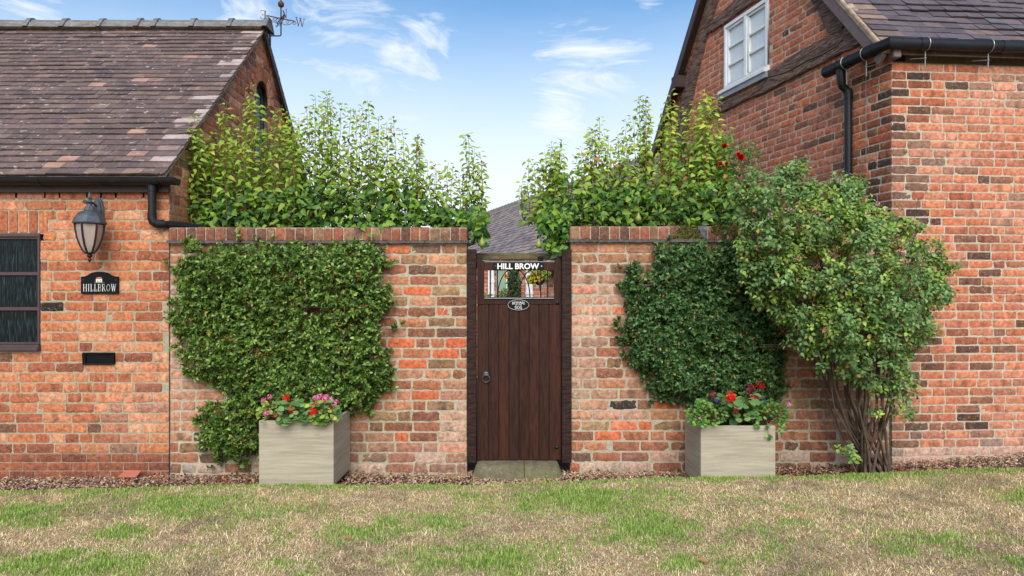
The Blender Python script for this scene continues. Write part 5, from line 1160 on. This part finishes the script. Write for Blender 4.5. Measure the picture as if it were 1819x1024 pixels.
def climber(label, loc, poly, N, loose, dead, cols, thick=.26, size=(.024, .042)):
    root = empty('wall_shrub', label, 'climbing shrub', loc, 'clipped shrubs trained on the garden walls')
    xs = [p[0] for p in poly]; ys = [p[1] for p in poly]
    n0 = N * 4; px = nr.uniform(min(xs) - 14, max(xs) + 14, n0); py = nr.uniform(min(ys) - 10, max(ys) + 14, n0)
    wob = (grid_noise(px + 99, py + 99, 26, 41) - .5) * 26
    ed = np.where(in_poly(px, py, poly), 1, -1) * edge_dist(px, py, poly) + wob * .7 + 5
    dens = grid_noise(px + 50, py + 50, 17, 43)
    ok = (ed > 0) & (dens > .13 + .22 * (ed < 14)); px, py, ed = px[ok][:N], py[ok][:N], ed[ok][:N]
    cxp, cyp = np.mean(xs), np.mean(ys); sx, sy = [], []
    for _ in range(34):                                   # stray runners reaching past the clipped outline
        q = rng.randrange(len(poly)); a_, b_ = poly[q], poly[(q + 1) % len(poly)]; t = rng.random(); ex, ey = a_[0] + (b_[0] - a_[0]) * t, a_[1] + (b_[1] - a_[1]) * t
        dx, dy = ex - cxp, ey - cyp; dl = math.hypot(dx, dy) or 1; rl = rng.uniform(6, 24); aa = math.atan2(dy, dx) + rng.uniform(-.7, .7)
        for w_ in np.linspace(0, 1, 4): sx.append(ex + math.cos(aa) * rl * w_); sy.append(ey + math.sin(aa) * rl * w_)
    px = np.concatenate([px, sx]); py = np.concatenate([py, sy]); ed = np.concatenate([ed, np.full(len(sx), 1.0)]); n = len(px)
    lump = grid_noise(px + 20, py + 20, 30, 44) * .6 + grid_noise(px + 20, py + 20, 60, 45) * .5
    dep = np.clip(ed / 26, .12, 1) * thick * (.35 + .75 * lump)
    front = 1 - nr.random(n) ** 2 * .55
    pos = []; tip = []; nm = []; sz = []; br = []
    mb = MB()
    for i in range(n):
        Y = -.02 - dep[i] * front[i]; p = P(px[i], py[i], Y); g = Vector((rng.gauss(0, .8), -.75 + rng.gauss(0, .35), .35 + rng.gauss(0, .55))).normalized()
        ln = rng.uniform(.03, .07)
        if rng.random() < .35: mb.tube([p + Vector((0, min(.06, abs(Y) * .6), -.02)), p, p + g * ln], [.0022, .0018, .0012], 4, cap=False)
        k = rng.randint(7, 11); bsh = rng.uniform(.72, 1.2)
        for j in range(k):
            f = (j + .5) / k; a = j * 2.4 + rng.random()
            w = g.orthogonal().normalized(); w = Matrix.Rotation(a, 3, g) @ w
            pos.append(p + g * ln * f); t = w + g * rng.uniform(.3, 1.1); tip.append(t); nm.append(g * 1.0 - w * .5 + Vector((rng.gauss(0, .25), -.2, .35))); sz.append(rng.uniform(*size)); br.append(bsh * (.85 + .35 * f) * (.75 + .35 * front[i]))  # inner leaves coloured darker and tips lighter, shading put into the colour
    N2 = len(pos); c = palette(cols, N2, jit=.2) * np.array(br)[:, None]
    ry = nr.random((N2, 1)) < .012; c = np.where(ry, np.array(lin(205, 170, 80, .7)), c)
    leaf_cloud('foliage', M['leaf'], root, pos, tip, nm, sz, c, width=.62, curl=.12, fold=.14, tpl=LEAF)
    # woody stems spread against the wall
    for _ in range(26):
        i = rng.randrange(n); a = P(px[i], py[i], -.05); b0 = P(loose[0], loose[1], -.04); m1 = a.lerp(b0, .5) + Vector((rng.uniform(-.1, .1), -.03, rng.uniform(-.1, .1)))
        mb.tube([b0, m1, a], [.012, .008, .004], 6)
    b0 = P(loose[0], loose[1], -.04); base = Vector((b0.x + .05, -.06, zg(b0.x) - .03)); mb.tube([base, b0.lerp(base, .5) + Vector((.03, 0, 0)), b0], [.02, .017, .014], 8)
    mb.build('stems', M['bark'], root, smooth=60)
    # small dead bronze leaves caught in the twigs
    m = dead; j = nr.integers(0, n, m); ps = [P(px[q], py[q], -.04 - dep[q] * 1.02) for q in j]
    clus = grid_noise(px[j] + 9, py[j] + 9, 34, 47); ps = [p for p, q in zip(ps, clus) if q > .45]; m = len(ps)
    if m: leaf_cloud('dead_leaves', M['dullleaf'], root, ps, nr.normal(size=(m, 3)), nr.normal(size=(m, 3)) + np.array((0, -1, .3)), nr.uniform(.02, .038, m), palette([(186, 104, 62), (205, 136, 90), (150, 84, 56)], m), width=.4, curl=.4)
    return root
polyL = [(312, 452), (330, 440), (370, 446), (420, 440), (470, 444), (520, 438), (580, 446), (640, 436), (668, 446), (680, 470), (683, 505), (692, 530), (684, 560), (696, 590), (694, 640), (690, 680), (672, 700), (662, 722), (630, 728), (560, 722), (480, 735), (474, 760), (470, 800), (440, 810), (404, 814), (372, 808), (362, 775), (352, 750), (364, 726), (412, 716), (420, 700), (396, 676), (352, 668), (330, 650), (322, 610), (312, 580), (318, 540), (308, 500)]
GL = [(108, 140, 54), (92, 124, 48), (128, 158, 68), (76, 106, 44), (156, 180, 96), (62, 90, 40)]
climber('wide dark green shrub trained over the wall behind the left planter', (-2.1, -.08, -.04), polyL, 5200, (500, 770), 620, GL)
polyR = [(1172, 446), (1200, 452), (1240, 444), (1290, 440), (1330, 446), (1370, 480), (1385, 530), (1392, 580), (1388, 630), (1380, 670), (1384, 692), (1350, 705), (1290, 712), (1222, 712), (1180, 702), (1160, 690), (1170, 672), (1130, 655), (1112, 620), (1108, 580), (1115, 540), (1110, 510), (1130, 485), (1168, 478)]
GR = [(72, 108, 56), (62, 96, 50), (92, 128, 68), (52, 82, 42), (122, 154, 96), (82, 116, 56)]
climber('rounded very dark green shrub on the wall behind the right planter', (1.75, -.08, -.0), polyR, 4600, (1290, 760), 300, GR)

def rose_bush():
    b = Vector((3.02, -.32, zg(3.0) - .02)); root = empty('rose_bush', 'large open rose bush with bare stems at the foot of the right house corner', 'rose bush', tuple(b))
    poly = [(1312, 408), (1325, 380), (1300, 350), (1330, 325), (1372, 322), (1398, 300), (1425, 296), (1434, 322), (1460, 345), (1500, 332), (1528, 330), (1530, 360), (1560, 375), (1590, 372), (1600, 405), (1635, 398), (1640, 430), (1668, 440), (1690, 482), (1670, 500), (1678, 530), (1652, 560), (1650, 600), (1632, 625), (1606, 640), (1602, 684), (1575, 694), (1545, 694), (1512, 684), (1484, 668), (1462, 662), (1446, 640), (1410, 622), (1396, 590), (1378, 548), (1356, 540), (1330, 500), (1318, 470), (1308, 440)]
    xs = [p[0] for p in poly]; ys = [p[1] for p in poly]; N = 3400; n0 = N * 3
    px = nr.uniform(min(xs) - 8, max(xs) + 8, n0); py = nr.uniform(min(ys) - 8, max(ys) + 8, n0)
    wob = (grid_noise(px + 99, py + 99, 30, 51) - .5) * 44; ed = np.where(in_poly(px, py, poly), 1, -1) * edge_dist(px, py, poly) + wob * .7 + 2
    ok = (ed > 0) & (grid_noise(px + 5, py + 5, 24, 52) > .27); px, py, ed = px[ok][:N], py[ok][:N], ed[ok][:N]; n = len(px)
    # extra sprays
    ex = [(1690, 478), (1684, 482), (1676, 485), (1678, 520), (1610, 690), (1600, 720), (1596, 700), (1618, 700), (1405, 605), (1412, 615), (1420, 600), (1612, 705), (1590, 738), (1610, 745), (1618, 735), (1555, 735), (1500, 800), (1508, 808), (1514, 812), (1548, 700), (1580, 700), (1625, 690), (1604, 712), (1400, 612)]
    ex = [(a + rng.uniform(-4, 4), c + rng.uniform(-4, 4)) for a, c in ex for _ in range(3)]
    lump = grid_noise(px + 20, py + 20, 40, 54)
    pos = []; tip = []; nm = []; sz = []; cf = []; mb = MB(); tw = []
    allp = [(a, c, min(1, e / 60), l) for a, c, e, l in zip(px, py, ed, lump)] + [(a, c, .1, .5) for a, c in ex]
    for a, c, e, l in allp:
        mid = -.52; half = .10 + .36 * e; Y = mid + half * (-1 + 2 * rng.random() ** 1.7) * (.6 + .5 * l); p = P(a, c, Y)
        g = Vector((rng.gauss(0, .7), -.55 + rng.gauss(0, .5), .6 + rng.gauss(0, .5))).normalized(); ln = rng.uniform(.04, .10); tw.append(p)
        if rng.random() < .3: mb.tube([p - g * .04 + Vector((0, .03, -.02)), p, p + g * ln], [.0025, .002, .0012], 4, cap=False)
        k = rng.randint(6, 9); bsh = rng.uniform(.8, 1.2) * (.8 + .35 * l); gy = l + rng.gauss(0, .18)
        for j in range(k):
            f = (j + .5) / k; w = Matrix.Rotation(j * 2.4 + rng.random(), 3, g) @ g.orthogonal().normalized()
            pos.append(p + g * ln * f + w * .008); tip.append(w + g * rng.uniform(.1, .8) + Vector((0, 0, -.15))); nm.append(g * .8 + Vector((rng.gauss(0, .3), -.3, .7))); sz.append(rng.uniform(.026, .044)); cf.append((bsh, gy))
    N2 = len(pos); bs = np.array(cf); blue = palette([(112, 142, 82), (98, 128, 72), (132, 160, 100), (82, 112, 60)], N2, k=.9); yel = palette([(138, 172, 78), (156, 184, 88), (118, 156, 68), (170, 180, 98)], N2, k=.88)
    c = np.where(bs[:, 1:2] > .42, blue, yel) * bs[:, 0:1]; sp = nr.random((N2, 1)); c = np.where(sp < .012, np.array(lin(214, 186, 90, .7)), c); c = np.where(sp > .988, np.array(lin(200, 130, 90, .7)), c)
    leaf_cloud('foliage', M['dullleaf'], root, pos, tip, nm, sz, c, width=.74, curl=.22, fold=.14)
    # bare stems fanning up from the base
    stems = MB()
    for i in range(31):
        t = rng.random(); tx = rng.uniform(1440, 1620) if rng.random() < .85 else rng.uniform(1390, 1660); ty = rng.uniform(420, 640); Y1 = rng.uniform(-.75, -.2)
        e = P(tx, ty, Y1); s0 = b + Vector((rng.uniform(-.13, .16), rng.uniform(-.10, .10), 0)); fan = (tx - 1525) / 130
        mpx = 1522 + (tx - 1525) * .62 + rng.uniform(-16, 16); m1 = P(mpx, 705 + rng.uniform(-20, 20), Y1 * .5 - .16); m0 = s0.lerp(m1, .5) + Vector((rng.uniform(-.02, .02), 0, 0)); m2 = m1.lerp(e, .5) + Vector((fan * .03, 0, .04))
        r = rng.uniform(.006, .012); stems.tube([s0, m0, m1, m2, e], [r * 1.25, r, r * .9, r * .7, r * .35], 7)
    for i in range(60):
        tx, ty = rng.uniform(1340, 1650), rng.uniform(350, 620); e = P(tx, ty, rng.uniform(-.9, -.2)); c0 = P(1525 + (tx - 1525) * .5, 640, -.4); stems.tube([c0, c0.lerp(e, .6) + Vector((0, 0, .05)), e], [.005, .004, .002], 5)
    stems.build('stems', M['bark'], root, smooth=60); mb.build('twigs', M['shoot'], root, smooth=60)
    # pale old flower clusters (spent trusses) and a few pink blooms
    V = []; 
    clus = [(1352, 352), (1398, 352), (1360, 388), (1420, 408), (1437, 412), (1485, 440), (1500, 418), (1505, 430), (1535, 455), (1568, 450), (1560, 470), (1545, 505), (1420, 460), (1385, 463), (1470, 505), (1480, 510), (1612, 430), (1600, 372), (1588, 368), (1625, 395), (1544, 378), (1560, 374), (1455, 365), (1340, 400), (1440, 425), (1570, 520), (1610, 465), (1550, 535), (1445, 520), (1345, 440), (1500, 425), (1395, 395), (1480, 355), (1655, 435), (1660, 520), (1500, 345), (1310, 300), (1450, 475), (1528, 560)]
    for a, c_ in clus:
        Y = -.52 - .36 * rng.uniform(.75, 1.08) if 1330 < a < 1640 and 390 < c_ else -.66
        p = P(a, c_, Y); n_ = rng.randint(10, 22); q = nr.normal(size=(n_, 3)) * np.array((.013, .009, .010)) + np.array(p)
        o = rocks(q[:, 0], q[:, 1], q[:, 2], nr.uniform(.0045, .0085, n_), palette([(206, 174, 120), (186, 150, 100), (160, 128, 80), (200, 170, 130)], n_, k=.8), 'spent_flower', M['dullleaf'], flat=.9)
        o.parent = root; o.data.transform(Matrix.Translation(-ORG[root])); ORG[o] = ORG[root]
    for a, c_ in ((1402, 373), (1367, 382), (1558, 363), (1490, 322)):
        bloom(root, P(a, c_, -.86), .022, (226, 160, 196), 'flower', 9)
    return root
def bloom(root, p, r, col, name, k=14, dirv=(0, -1, .5)):
    d = Vector(dirv).normalized(); pos = []; tip = []; nm = []; sz = []
    for j in range(k):
        w = Matrix.Rotation(j * 2.4, 3, d) @ d.orthogonal().normalized(); f = j / k
        pos.append(p + d * f * r * .5); tip.append(w * (1.1 - f) + d * (.25 + f)); nm.append(d - w * .4); sz.append(r * (1.1 - .45 * f))
    leaf_cloud(name, M['petal'], root, pos, tip, nm, sz, palette([col, tuple(min(255, c + 14) for c in col), tuple(int(c * .82) for c in col)], k, k=.8), width=1.0, curl=-.25, fold=.05)
rose_bush()
def red_climber():
    b = Vector((2.35, .62, -.02)); root = empty('climbing_rose', 'climbing rose with deep red blooms against the right house above the wall', 'climbing rose', tuple(b))
    mb = MB(); T = P(1330, 225, .85)
    mb.tube([b, b + Vector((.02, .05, .9)), P(1310, 400, .7), P(1320, 320, .75), P(1326, 260, .8), P(1333, 228, .85), P(1340, 222, .85), P(1343, 240, .85), P(1340, 275, .8), P(1346, 320, .75)], [.016, .014, .011, .008, .006, .004, .003, .003, .003, .002], 7)
    for pts in (((1316, 330), (1300, 300), (1283, 275), (1278, 262)), ((1320, 310), (1315, 290)), ((1310, 360), (1290, 320), (1282, 295)), ((1325, 300), (1337, 262), (1338, 230)), ((1320, 340), (1345, 315), (1352, 290))):
        mb.tube([P(a, c, .72) for a, c in pts], [.006 - .001 * i for i in range(len(pts))], 6)
    mb.build('stems', M['shoot'], root, smooth=60)
    pos = []; tip = []; nm = []; sz = []
    for poly, N in (([(1268, 240), (1300, 236), (1330, 270), (1352, 262), (1350, 300), (1368, 318), (1410, 310), (1430, 345), (1330, 400), (1285, 398), (1268, 330)], 900), ([(1322, 250), (1340, 255), (1342, 285), (1322, 290)], 40)):
        xs = [q[0] for q in poly]; ys = [q[1] for q in poly]; px = nr.uniform(min(xs), max(xs), N * 3); py = nr.uniform(min(ys), max(ys), N * 3); ok = in_poly(px, py, poly); 
        for a, c in zip(px[ok][:N], py[ok][:N]):
            pos.append(P(a, c, rng.uniform(.28, .8))); tip.append(Vector((rng.gauss(0, 1), rng.gauss(-.4, .6), rng.gauss(-.1, .5)))); nm.append(Vector((rng.gauss(0, .4), -.7, 1))); sz.append(rng.uniform(.03, .055))
    leaf_cloud('foliage', M['leaf'], root, pos, tip, nm, sz, palette([(112, 150, 70), (84, 126, 56), (66, 104, 50), (134, 166, 84)], len(pos)), width=.62, curl=.2)
    for a, c, r in ((1315, 282, .048), (1286, 262, .036), (1279, 293, .028), (1290, 292, .022), (1311, 276, .03)): bloom(root, P(a, c, .3 if a > 1300 else .34), r, (206, 26, 30), 'flower', 22)
red_climber()

# ---------------------------------------------------------------- planters and what grows in them
def planter(pl, label):
    (x0, y0, z0), (x1, y1, z1) = pl; root = empty('planter', label, 'planter', ((x0 + x1) / 2, (y0 + y1) / 2, z0), 'square planters along the garden wall')
    t = .025
    for a, b in (((x0, y0, z0), (x1, y0 + t, z1)), ((x0, y1 - t, z0), (x1, y1, z1)), ((x0, y0 + t + .0005, z0), (x0 + t, y1 - t - .0005, z1 - .0015)), ((x1 - t, y0 + t + .0005, z0), (x1, y1 - t - .0005, z1 - .0015))):
        mb = MB(); mb.box(a, b); mb.build('panel', M['planter'], root, bevel=.002)
    mb = MB(); mb.box((x0 + t + .001, y0 + t + .001, z0 + .05), (x1 - t - .001, y1 - t - .001, z1 - .05)); mb.build('soil', M['soil'], root)
    return root
planter(PL1, 'weathered grey square planter left of the gate, showing its right side'); planter(PL2, 'weathered grey square planter right of the gate, with ivy trailing over its rim')
def round_leaf_tpl(k=9):
    pts = [(0, 0)] + [(.5 * math.sin(a) * (1 + (.08 if i % 2 else -.06)), .5 - .5 * math.cos(a) * (1 + (.08 if i % 2 else -.06))) for i, a in enumerate([.5 + (2 * math.pi - 1.0) * j / k for j in range(k + 1)])] + [(0, .45)]
    n = len(pts); c = n - 1; tri = [(c, i + 1, i) for i in range(0, n - 2)] + [(c, 0, n - 2)]
    return (np.array(pts), np.array(tri))
RL = round_leaf_tpl()
def head(root, p, r, cols, dirv=(0, -.7, .7), stem_from=None, n=26):
    """one rounded truss of small florets"""
    d = Vector(dirv).normalized(); pos = []; tip = []; nm = []; sz = []; cc = []
    for j in range(n):
        v = Vector((rng.gauss(0, 1), rng.gauss(0, 1), rng.gauss(0, 1))).normalized()
        if v.dot(d) < -.35: v = v - 2 * d * v.dot(d)
        c = p + v * r * rng.uniform(.75, 1.0); col = np.array(lin(*rng.choice(cols), .8)) * rng.uniform(.85, 1.15)
        for q in range(5):
            w = Matrix.Rotation(q * 1.257 + j, 3, v) @ v.orthogonal().normalized(); pos.append(c); tip.append(w + v * .25); nm.append(v); sz.append(r * rng.uniform(.33, .42)); cc.append(col)
    h = leaf_cloud('flower_head', M['petal'], root, pos, tip, nm, sz, np.array(cc), width=.9, curl=-.1, fold=.04, tpl=SMALL)
    return h
def bedding(label, name, cat, px, py, pl, spread, leaves_px, lc, heads, lsz=(.035, .06), N=70, tpl=RL, zlow=None, group=None, ydep=None, wid=1.0):
    """a plant growing in a planter: stalks, leaves, flower heads"""
    (x0, y0, z0), (x1, y1, z1) = pl; yc = y0 + .17 if ydep is None else ydep; base = P(px, py, yc); base.z = z1 - .05; base.x = min(max(base.x, x0 + .05), x1 - .05)
    root = empty(name, label, cat, tuple(base), group); mb = MB(); pos = []; tip = []; nm = []; sz = []
    poly = leaves_px; xs = [q[0] for q in poly]; ys = [q[1] for q in poly]; k = 0
    while k < N:
        a, c = rng.uniform(min(xs), max(xs)), rng.uniform(min(ys), max(ys))
        if not in_poly(np.array([a]), np.array([c]), poly)[0]: continue
        k += 1; Y = yc + rng.uniform(-.17, .14); p = P(a, c, Y)
        if p.z < z1 + .005 and Y > y0 - .01 and x0 - .01 < p.x < x1 + .01: Y = y0 - rng.uniform(.012, .04); p = P(a, c, Y)
        o = (p - base); o = Vector((o.x, o.y, 0)); o = o.normalized() if o.length > .01 else Vector((0, -1, 0))
        pos.append(p); tip.append(Vector((o.x + rng.gauss(0, .4), -.5 + rng.gauss(0, .3), rng.uniform(-.5, .15)))); nm.append(Vector((o.x * .4 + rng.gauss(0, .25), -.8 + rng.gauss(0, .25), 1.0))); sz.append(rng.uniform(*lsz))
        if rng.random() < .4: mb.tube([base + Vector((rng.uniform(-.03, .03), rng.uniform(-.03, .03), 0)), base.lerp(p, .6) + Vector((0, 0, .04 if p.z > z1 else .08)), p], [.003, .0022, .0015], 5, cap=False)
    leaf_cloud('foliage', M['dullleaf'], root, pos, tip, nm, sz, palette(lc, len(pos)), width=wid, curl=.08, fold=.1, tpl=tpl)
    for (a, c, Y, r, cols) in heads:
        p = P(a, c, Y); mb.tube([base + Vector((rng.uniform(-.02, .02), 0, 0)), base.lerp(p, .6) + Vector((0, -.01, .03)), p], [.0035, .0028, .0022], 6, cap=False); head(root, p, r * 1.2, cols, n=int(16 + r * 600))
    mb.build('stalks', M['shoot'], root, smooth=60); return root
PINK = [(236, 120, 170), (226, 92, 150), (246, 160, 196)]; RED = [(226, 22, 22), (204, 14, 18), (236, 44, 34)]; CRIM = [(168, 24, 44), (140, 20, 40), (186, 36, 60)]; BUR = [(120, 50, 58), (96, 40, 50), (140, 70, 74)]
GER = [(112, 148, 82), (96, 134, 70), (132, 164, 96), (84, 118, 62)]; LIME = [(168, 188, 84), (142, 170, 70), (188, 196, 100), (120, 150, 66)]; IVY = [(120, 170, 70), (98, 148, 58), (142, 188, 90), (84, 128, 52)]
yF = PL1[0][1]
G1 = 'geraniums growing in the planters'
bedding('trailing pink geranium at the left end of the left planter', 'geranium', 'geranium', 478, 745, PL1, .1, [(462, 725), (475, 712), (494, 722), (500, 748), (470, 752), (459, 744)], LIME, [(468, 711, yF + .08, .016, PINK), (480, 705, yF + .1, .019, PINK), (473.5, 735, yF - .02, .02, PINK), (467, 713, yF + .05, .012, PINK)], N=60, lsz=(.022, .04), group=G1)
bedding('bright red geranium with two round heads in the middle of the left planter', 'geranium', 'geranium', 515, 745, PL1, .1, [(492, 716), (530, 706), (545, 725), (545, 745), (505, 750), (490, 738)], GER, [(508, 709, yF + .15, .026, RED), (520, 728, yF + .05, .030, RED), (492, 738, yF, .02, CRIM)], N=120, group=G1)
bedding('red and crimson geranium right of centre in the left planter', 'geranium', 'geranium', 552, 745, PL1, .1, [(535, 722), (565, 712), (575, 738), (572, 752), (540, 748)], GER + LIME, [(556, 733, yF + .02, .028, RED), (558, 722, yF + .08, .022, RED), (563, 718, yF + .12, .018, RED), (545, 740, yF + .0, .024, CRIM), (541, 734, yF + .08, .018, BUR)], N=80, lsz=(.03, .05), group=G1)
bedding('tall pink geranium with wide flower heads at the right end of the left planter', 'geranium', 'geranium', 580, 745, PL1, .1, [(560, 715), (590, 708), (602, 722), (603, 745), (582, 752), (558, 748)], LIME + GER, [(560, 708, yF + .15, .018, PINK), (568, 705.5, yF + .12, .024, PINK), (578, 708, yF + .12, .026, PINK), (587, 710, yF + .15, .02, PINK), (593, 718, yF + .05, .02, PINK), (598, 714, yF + .08, .016, PINK)], N=100, lsz=(.026, .045), group=G1)
yR = PL2[0][1]
bedding('bright red geranium with large rounded leaves in the right planter', 'geranium', 'geranium', 1305, 740, PL2, .1, [(1285, 720), (1310, 706), (1338, 708), (1342, 740), (1318, 745), (1292, 742)], GER, [(1297, 706, yR + .02, .038, RED), (1306, 730, yR - .02, .02, CRIM), (1340, 711, yR + .12, .034, CRIM), (1338, 720, yR + .08, .018, CRIM), (1351, 685.5, yR + .2, .028, [(190, 22, 30), (170, 18, 28)])], N=130, lsz=(.04, .07), group=G1)
bedding('burgundy geranium with dark fading heads at the back of the right planter', 'geranium', 'geranium', 1300, 735, PL2, .1, [(1255, 712), (1275, 700), (1345, 695), (1350, 715), (1270, 728)], GER, [(1268, 702, yR + .22, .032, BUR), (1262, 706, yR + .18, .018, BUR), (1330, 692, yR + .25, .030, BUR), (1337, 688, yR + .2, .018, CRIM), (1328, 699, yR + .22, .018, BUR)], N=60, ydep=yR + .28, group=G1)
IT = (np.array([(0, 0), (-.35, .12), (-.25, .38), (-.5, .62), (-.18, .6), (0, 1.0), (.18, .6), (.5, .62), (.25, .38), (.35, .12)]), np.array([(0, 2, 1), (0, 8, 2), (0, 9, 8), (2, 4, 3), (8, 7, 6), (2, 6, 4), (2, 8, 6), (4, 6, 5)]))
bedding('bright green ivy leaved plant spilling over the left corner of the right planter', 'trailing_plant', 'trailing plant', 1258, 745, PL2, .1, [(1222, 738), (1214, 730), (1236, 722), (1238, 710), (1252, 706), (1262, 718), (1290, 724), (1290, 745), (1268, 756), (1236, 758), (1222, 748)], IVY, [(1243, 744, yR - .04, .010, [(220, 160, 170)])], N=420, lsz=(.02, .036), tpl=IT)
bedding('darker ivy trailing from the right corner of the right planter with one pink flower', 'trailing_plant', 'trailing plant', 1365, 740, PL2, .1, [(1335, 725), (1350, 712), (1368, 708), (1392, 722), (1402, 735), (1398, 752), (1380, 760), (1372, 745), (1345, 738)], [(104, 150, 62), (84, 128, 52), (72, 112, 48), (124, 168, 76)], [(1401, 719.5, yR - .02, .018, [(226, 150, 210), (214, 120, 190)]), (1357, 713, yR + .05, .016, [(86, 60, 160), (70, 50, 140)]), (1273, 713, yR + .1, .016, [(86, 60, 160), (70, 50, 140)])], N=300, lsz=(.022, .04), tpl=IT)
def ivy_strands():
    root = empty('ivy', 'short ivy strands hanging down the front face of the right planter', 'ivy', (P(1360, 0, yR).x, yR, PL2[1][2] - .06))
    mb = MB(); pos = []; tip = []
    for st in (((1345, 738), (1347, 748), (1343, 756)), ((1362, 742), (1363, 756), (1366, 775)), ((1384, 748), (1388, 760), (1386, 768))):
        pts = [P(a, c, yR - .014) for a, c in st]; mb.tube(pts, .0016, 5)
        for p in pts[1:]:
            for q in range(4): pos.append(p + Vector((rng.uniform(-.012, .012), -.006, rng.uniform(-.01, .01)))); tip.append(Vector((rng.gauss(0, 1), -.2, rng.gauss(-.3, .7))))
    mb.build('stalks', M['shoot'], root); n = len(pos); leaf_cloud('foliage', M['dullleaf'], root, pos, tip, np.tile((0, -1, .4), (n, 1)), nr.uniform(.024, .04, n), palette(IVY[1:] + [(72, 112, 48)], n), width=1, tpl=IT)
ivy_strands()

# ---------------------------------------------------------------- plants in the yard beyond the gate, distant tree
def yard_plants():
    Y = 6.6
    b = P(905, 600, Y); b.z = 0; root = empty('rose_bush', 'rose bush with one orange bloom seen through the gate opening', 'rose bush', tuple(b))
    def cloud(poly, N, cols, y0, y1, s, parent, mt='dullleaf'):
        xs = [q[0] for q in poly]; ys = [q[1] for q in poly]; px = nr.uniform(min(xs), max(xs), N * 3); py = nr.uniform(min(ys), max(ys), N * 3); ok = in_poly(px, py, poly); px = px[ok][:N]; py = py[ok][:N]; n = len(px)
        ps = [P(a, c, rng.uniform(y0, y1)) for a, c in zip(px, py)]
        return leaf_cloud('foliage', M[mt], parent, ps, nr.normal(size=(n, 3)), nr.normal(size=(n, 3)) * .6 + np.array((0, -.8, .7)), nr.uniform(s * .7, s * 1.3, n), palette(cols, n), width=.7, curl=.2)
    cloud([(903, 484), (912, 478), (922, 484), (924, 500), (926, 532), (920, 545), (900, 545), (903, 510)], 900, [(70, 104, 62), (56, 84, 50), (88, 122, 70)], Y - .3, Y + .3, .06, root)
    cloud([(884, 520), (900, 512), (905, 545), (884, 545)], 300, [(130, 150, 80), (150, 160, 96), (110, 130, 66)], Y - .3, Y + .3, .05, root)
    mb = MB()
    for i in range(7): e = P(908 + rng.uniform(-8, 10), 500, Y + rng.uniform(-.1, .2)); mb.tube([b + Vector((rng.uniform(-.1, .1), 0, -.05)), b.lerp(e, .5) + Vector((rng.uniform(-.05, .05), 0, 0)), e], [.016, .012, .006], 6)
    mb.build('stems', M['bark'], root); bloom(root, P(898.5, 492, Y - .4), .055, (246, 160, 60), 'flower', 16); bloom(root, P(914, 505, Y - .35), .03, (150, 40, 40), 'flower', 8); bloom(root, P(906, 521, Y - .35), .03, (190, 60, 40), 'flower', 8)
    Y = 5.6; c = P(958, 497, Y); root = empty('hanging_basket', 'hanging basket of yellow flowers on the outbuilding wall', 'hanging basket', (c.x, Y, c.z - .15))
    mb = MB(); r = 10.5 / F * (D + Y); mb.lathe([(.01, -r * 1.0), (r * .5, -r * .85), (r * .85, -r * .45), (r, 0), (r * .9, .0), (r * .7, .01)], c, 14); mb.build('basket', M['coir'], root, smooth=50)
    mb = MB(); hk = P(957, 470, Y)
    for q in range(3): mb.tube([c + Vector((r * math.cos(q * 2.09), r * math.sin(q * 2.09), 0)), hk], .004, 5)
    mb.tube([hk, hk + Vector((0, 1.9, .05))], .010, 6); mb.build('chains', M['ironblack'], root)
    cloud([(938, 492), (948, 482), (966, 478), (976, 484), (974, 497), (960, 500), (946, 506), (938, 502)], 500, [(150, 170, 66), (120, 150, 56), (176, 180, 70)], Y - .2, Y + .15, .05, root)
    for i in range(16): bloom(root, P(rng.uniform(938, 962), rng.uniform(483, 502), Y - .24), .030, (246, 206, 60), 'flower', 7)
    b = P(866, 545, 6.8); b.z = 0; root = empty('low_plant', 'low green plant at the left edge of the gate opening', 'plant', tuple(b)); cloud([(861, 525), (872, 522), (874, 560), (861, 560)], 220, [(140, 164, 76), (112, 140, 60)], 6.6, 7.0, .05, root)
    mb = MB(); mb.tube([b, P(866, 530, 6.8)], [.01, .005], 5); mb.build('stems', M['bark'], root)
    Y = 26; b = P(931, 600, Y); b.z = -.1; root = empty('distant_tree', 'faint bare topped tree showing above the far roof ridge', 'tree', tuple(b)); mb = MB(); top = P(931, 336, Y); pos = []
    mb.tube([b, b.lerp(top, .5), top], [.14, .09, .012], 8)
    for i in range(46):
        f = rng.uniform(.45, .97); p = b.lerp(top, f); L_ = (1.02 - f) * 2.6 + .12; a = rng.uniform(0, 6.28); e = p + Vector((math.cos(a) * L_ * .6, math.sin(a) * L_ * .6, L_ * .55)); mb.tube([p, p.lerp(e, .5) + Vector((0, 0, -.03)), e], [.018, .012, .005], 4, cap=False)
        for q in range(26): pos.append(p.lerp(e, rng.uniform(.3, 1.05)) + Vector((rng.gauss(0, .07), rng.gauss(0, .07), rng.gauss(0, .07))))
    mb.build('trunk', M['bark'], root, smooth=60); n = len(pos); leaf_cloud('crown', M['dullleaf'], root, pos, nr.normal(size=(n, 3)), nr.normal(size=(n, 3)), nr.uniform(.05, .10, n), palette([(160, 168, 130), (140, 150, 110)], n), width=.6, tpl=SMALL)
yard_plants()
mb = MB(); mb.tube([P(299.5, y, -.006) for y in (395, 410)], .002, 5)
make_grass(); make_gravel(); make_litter()
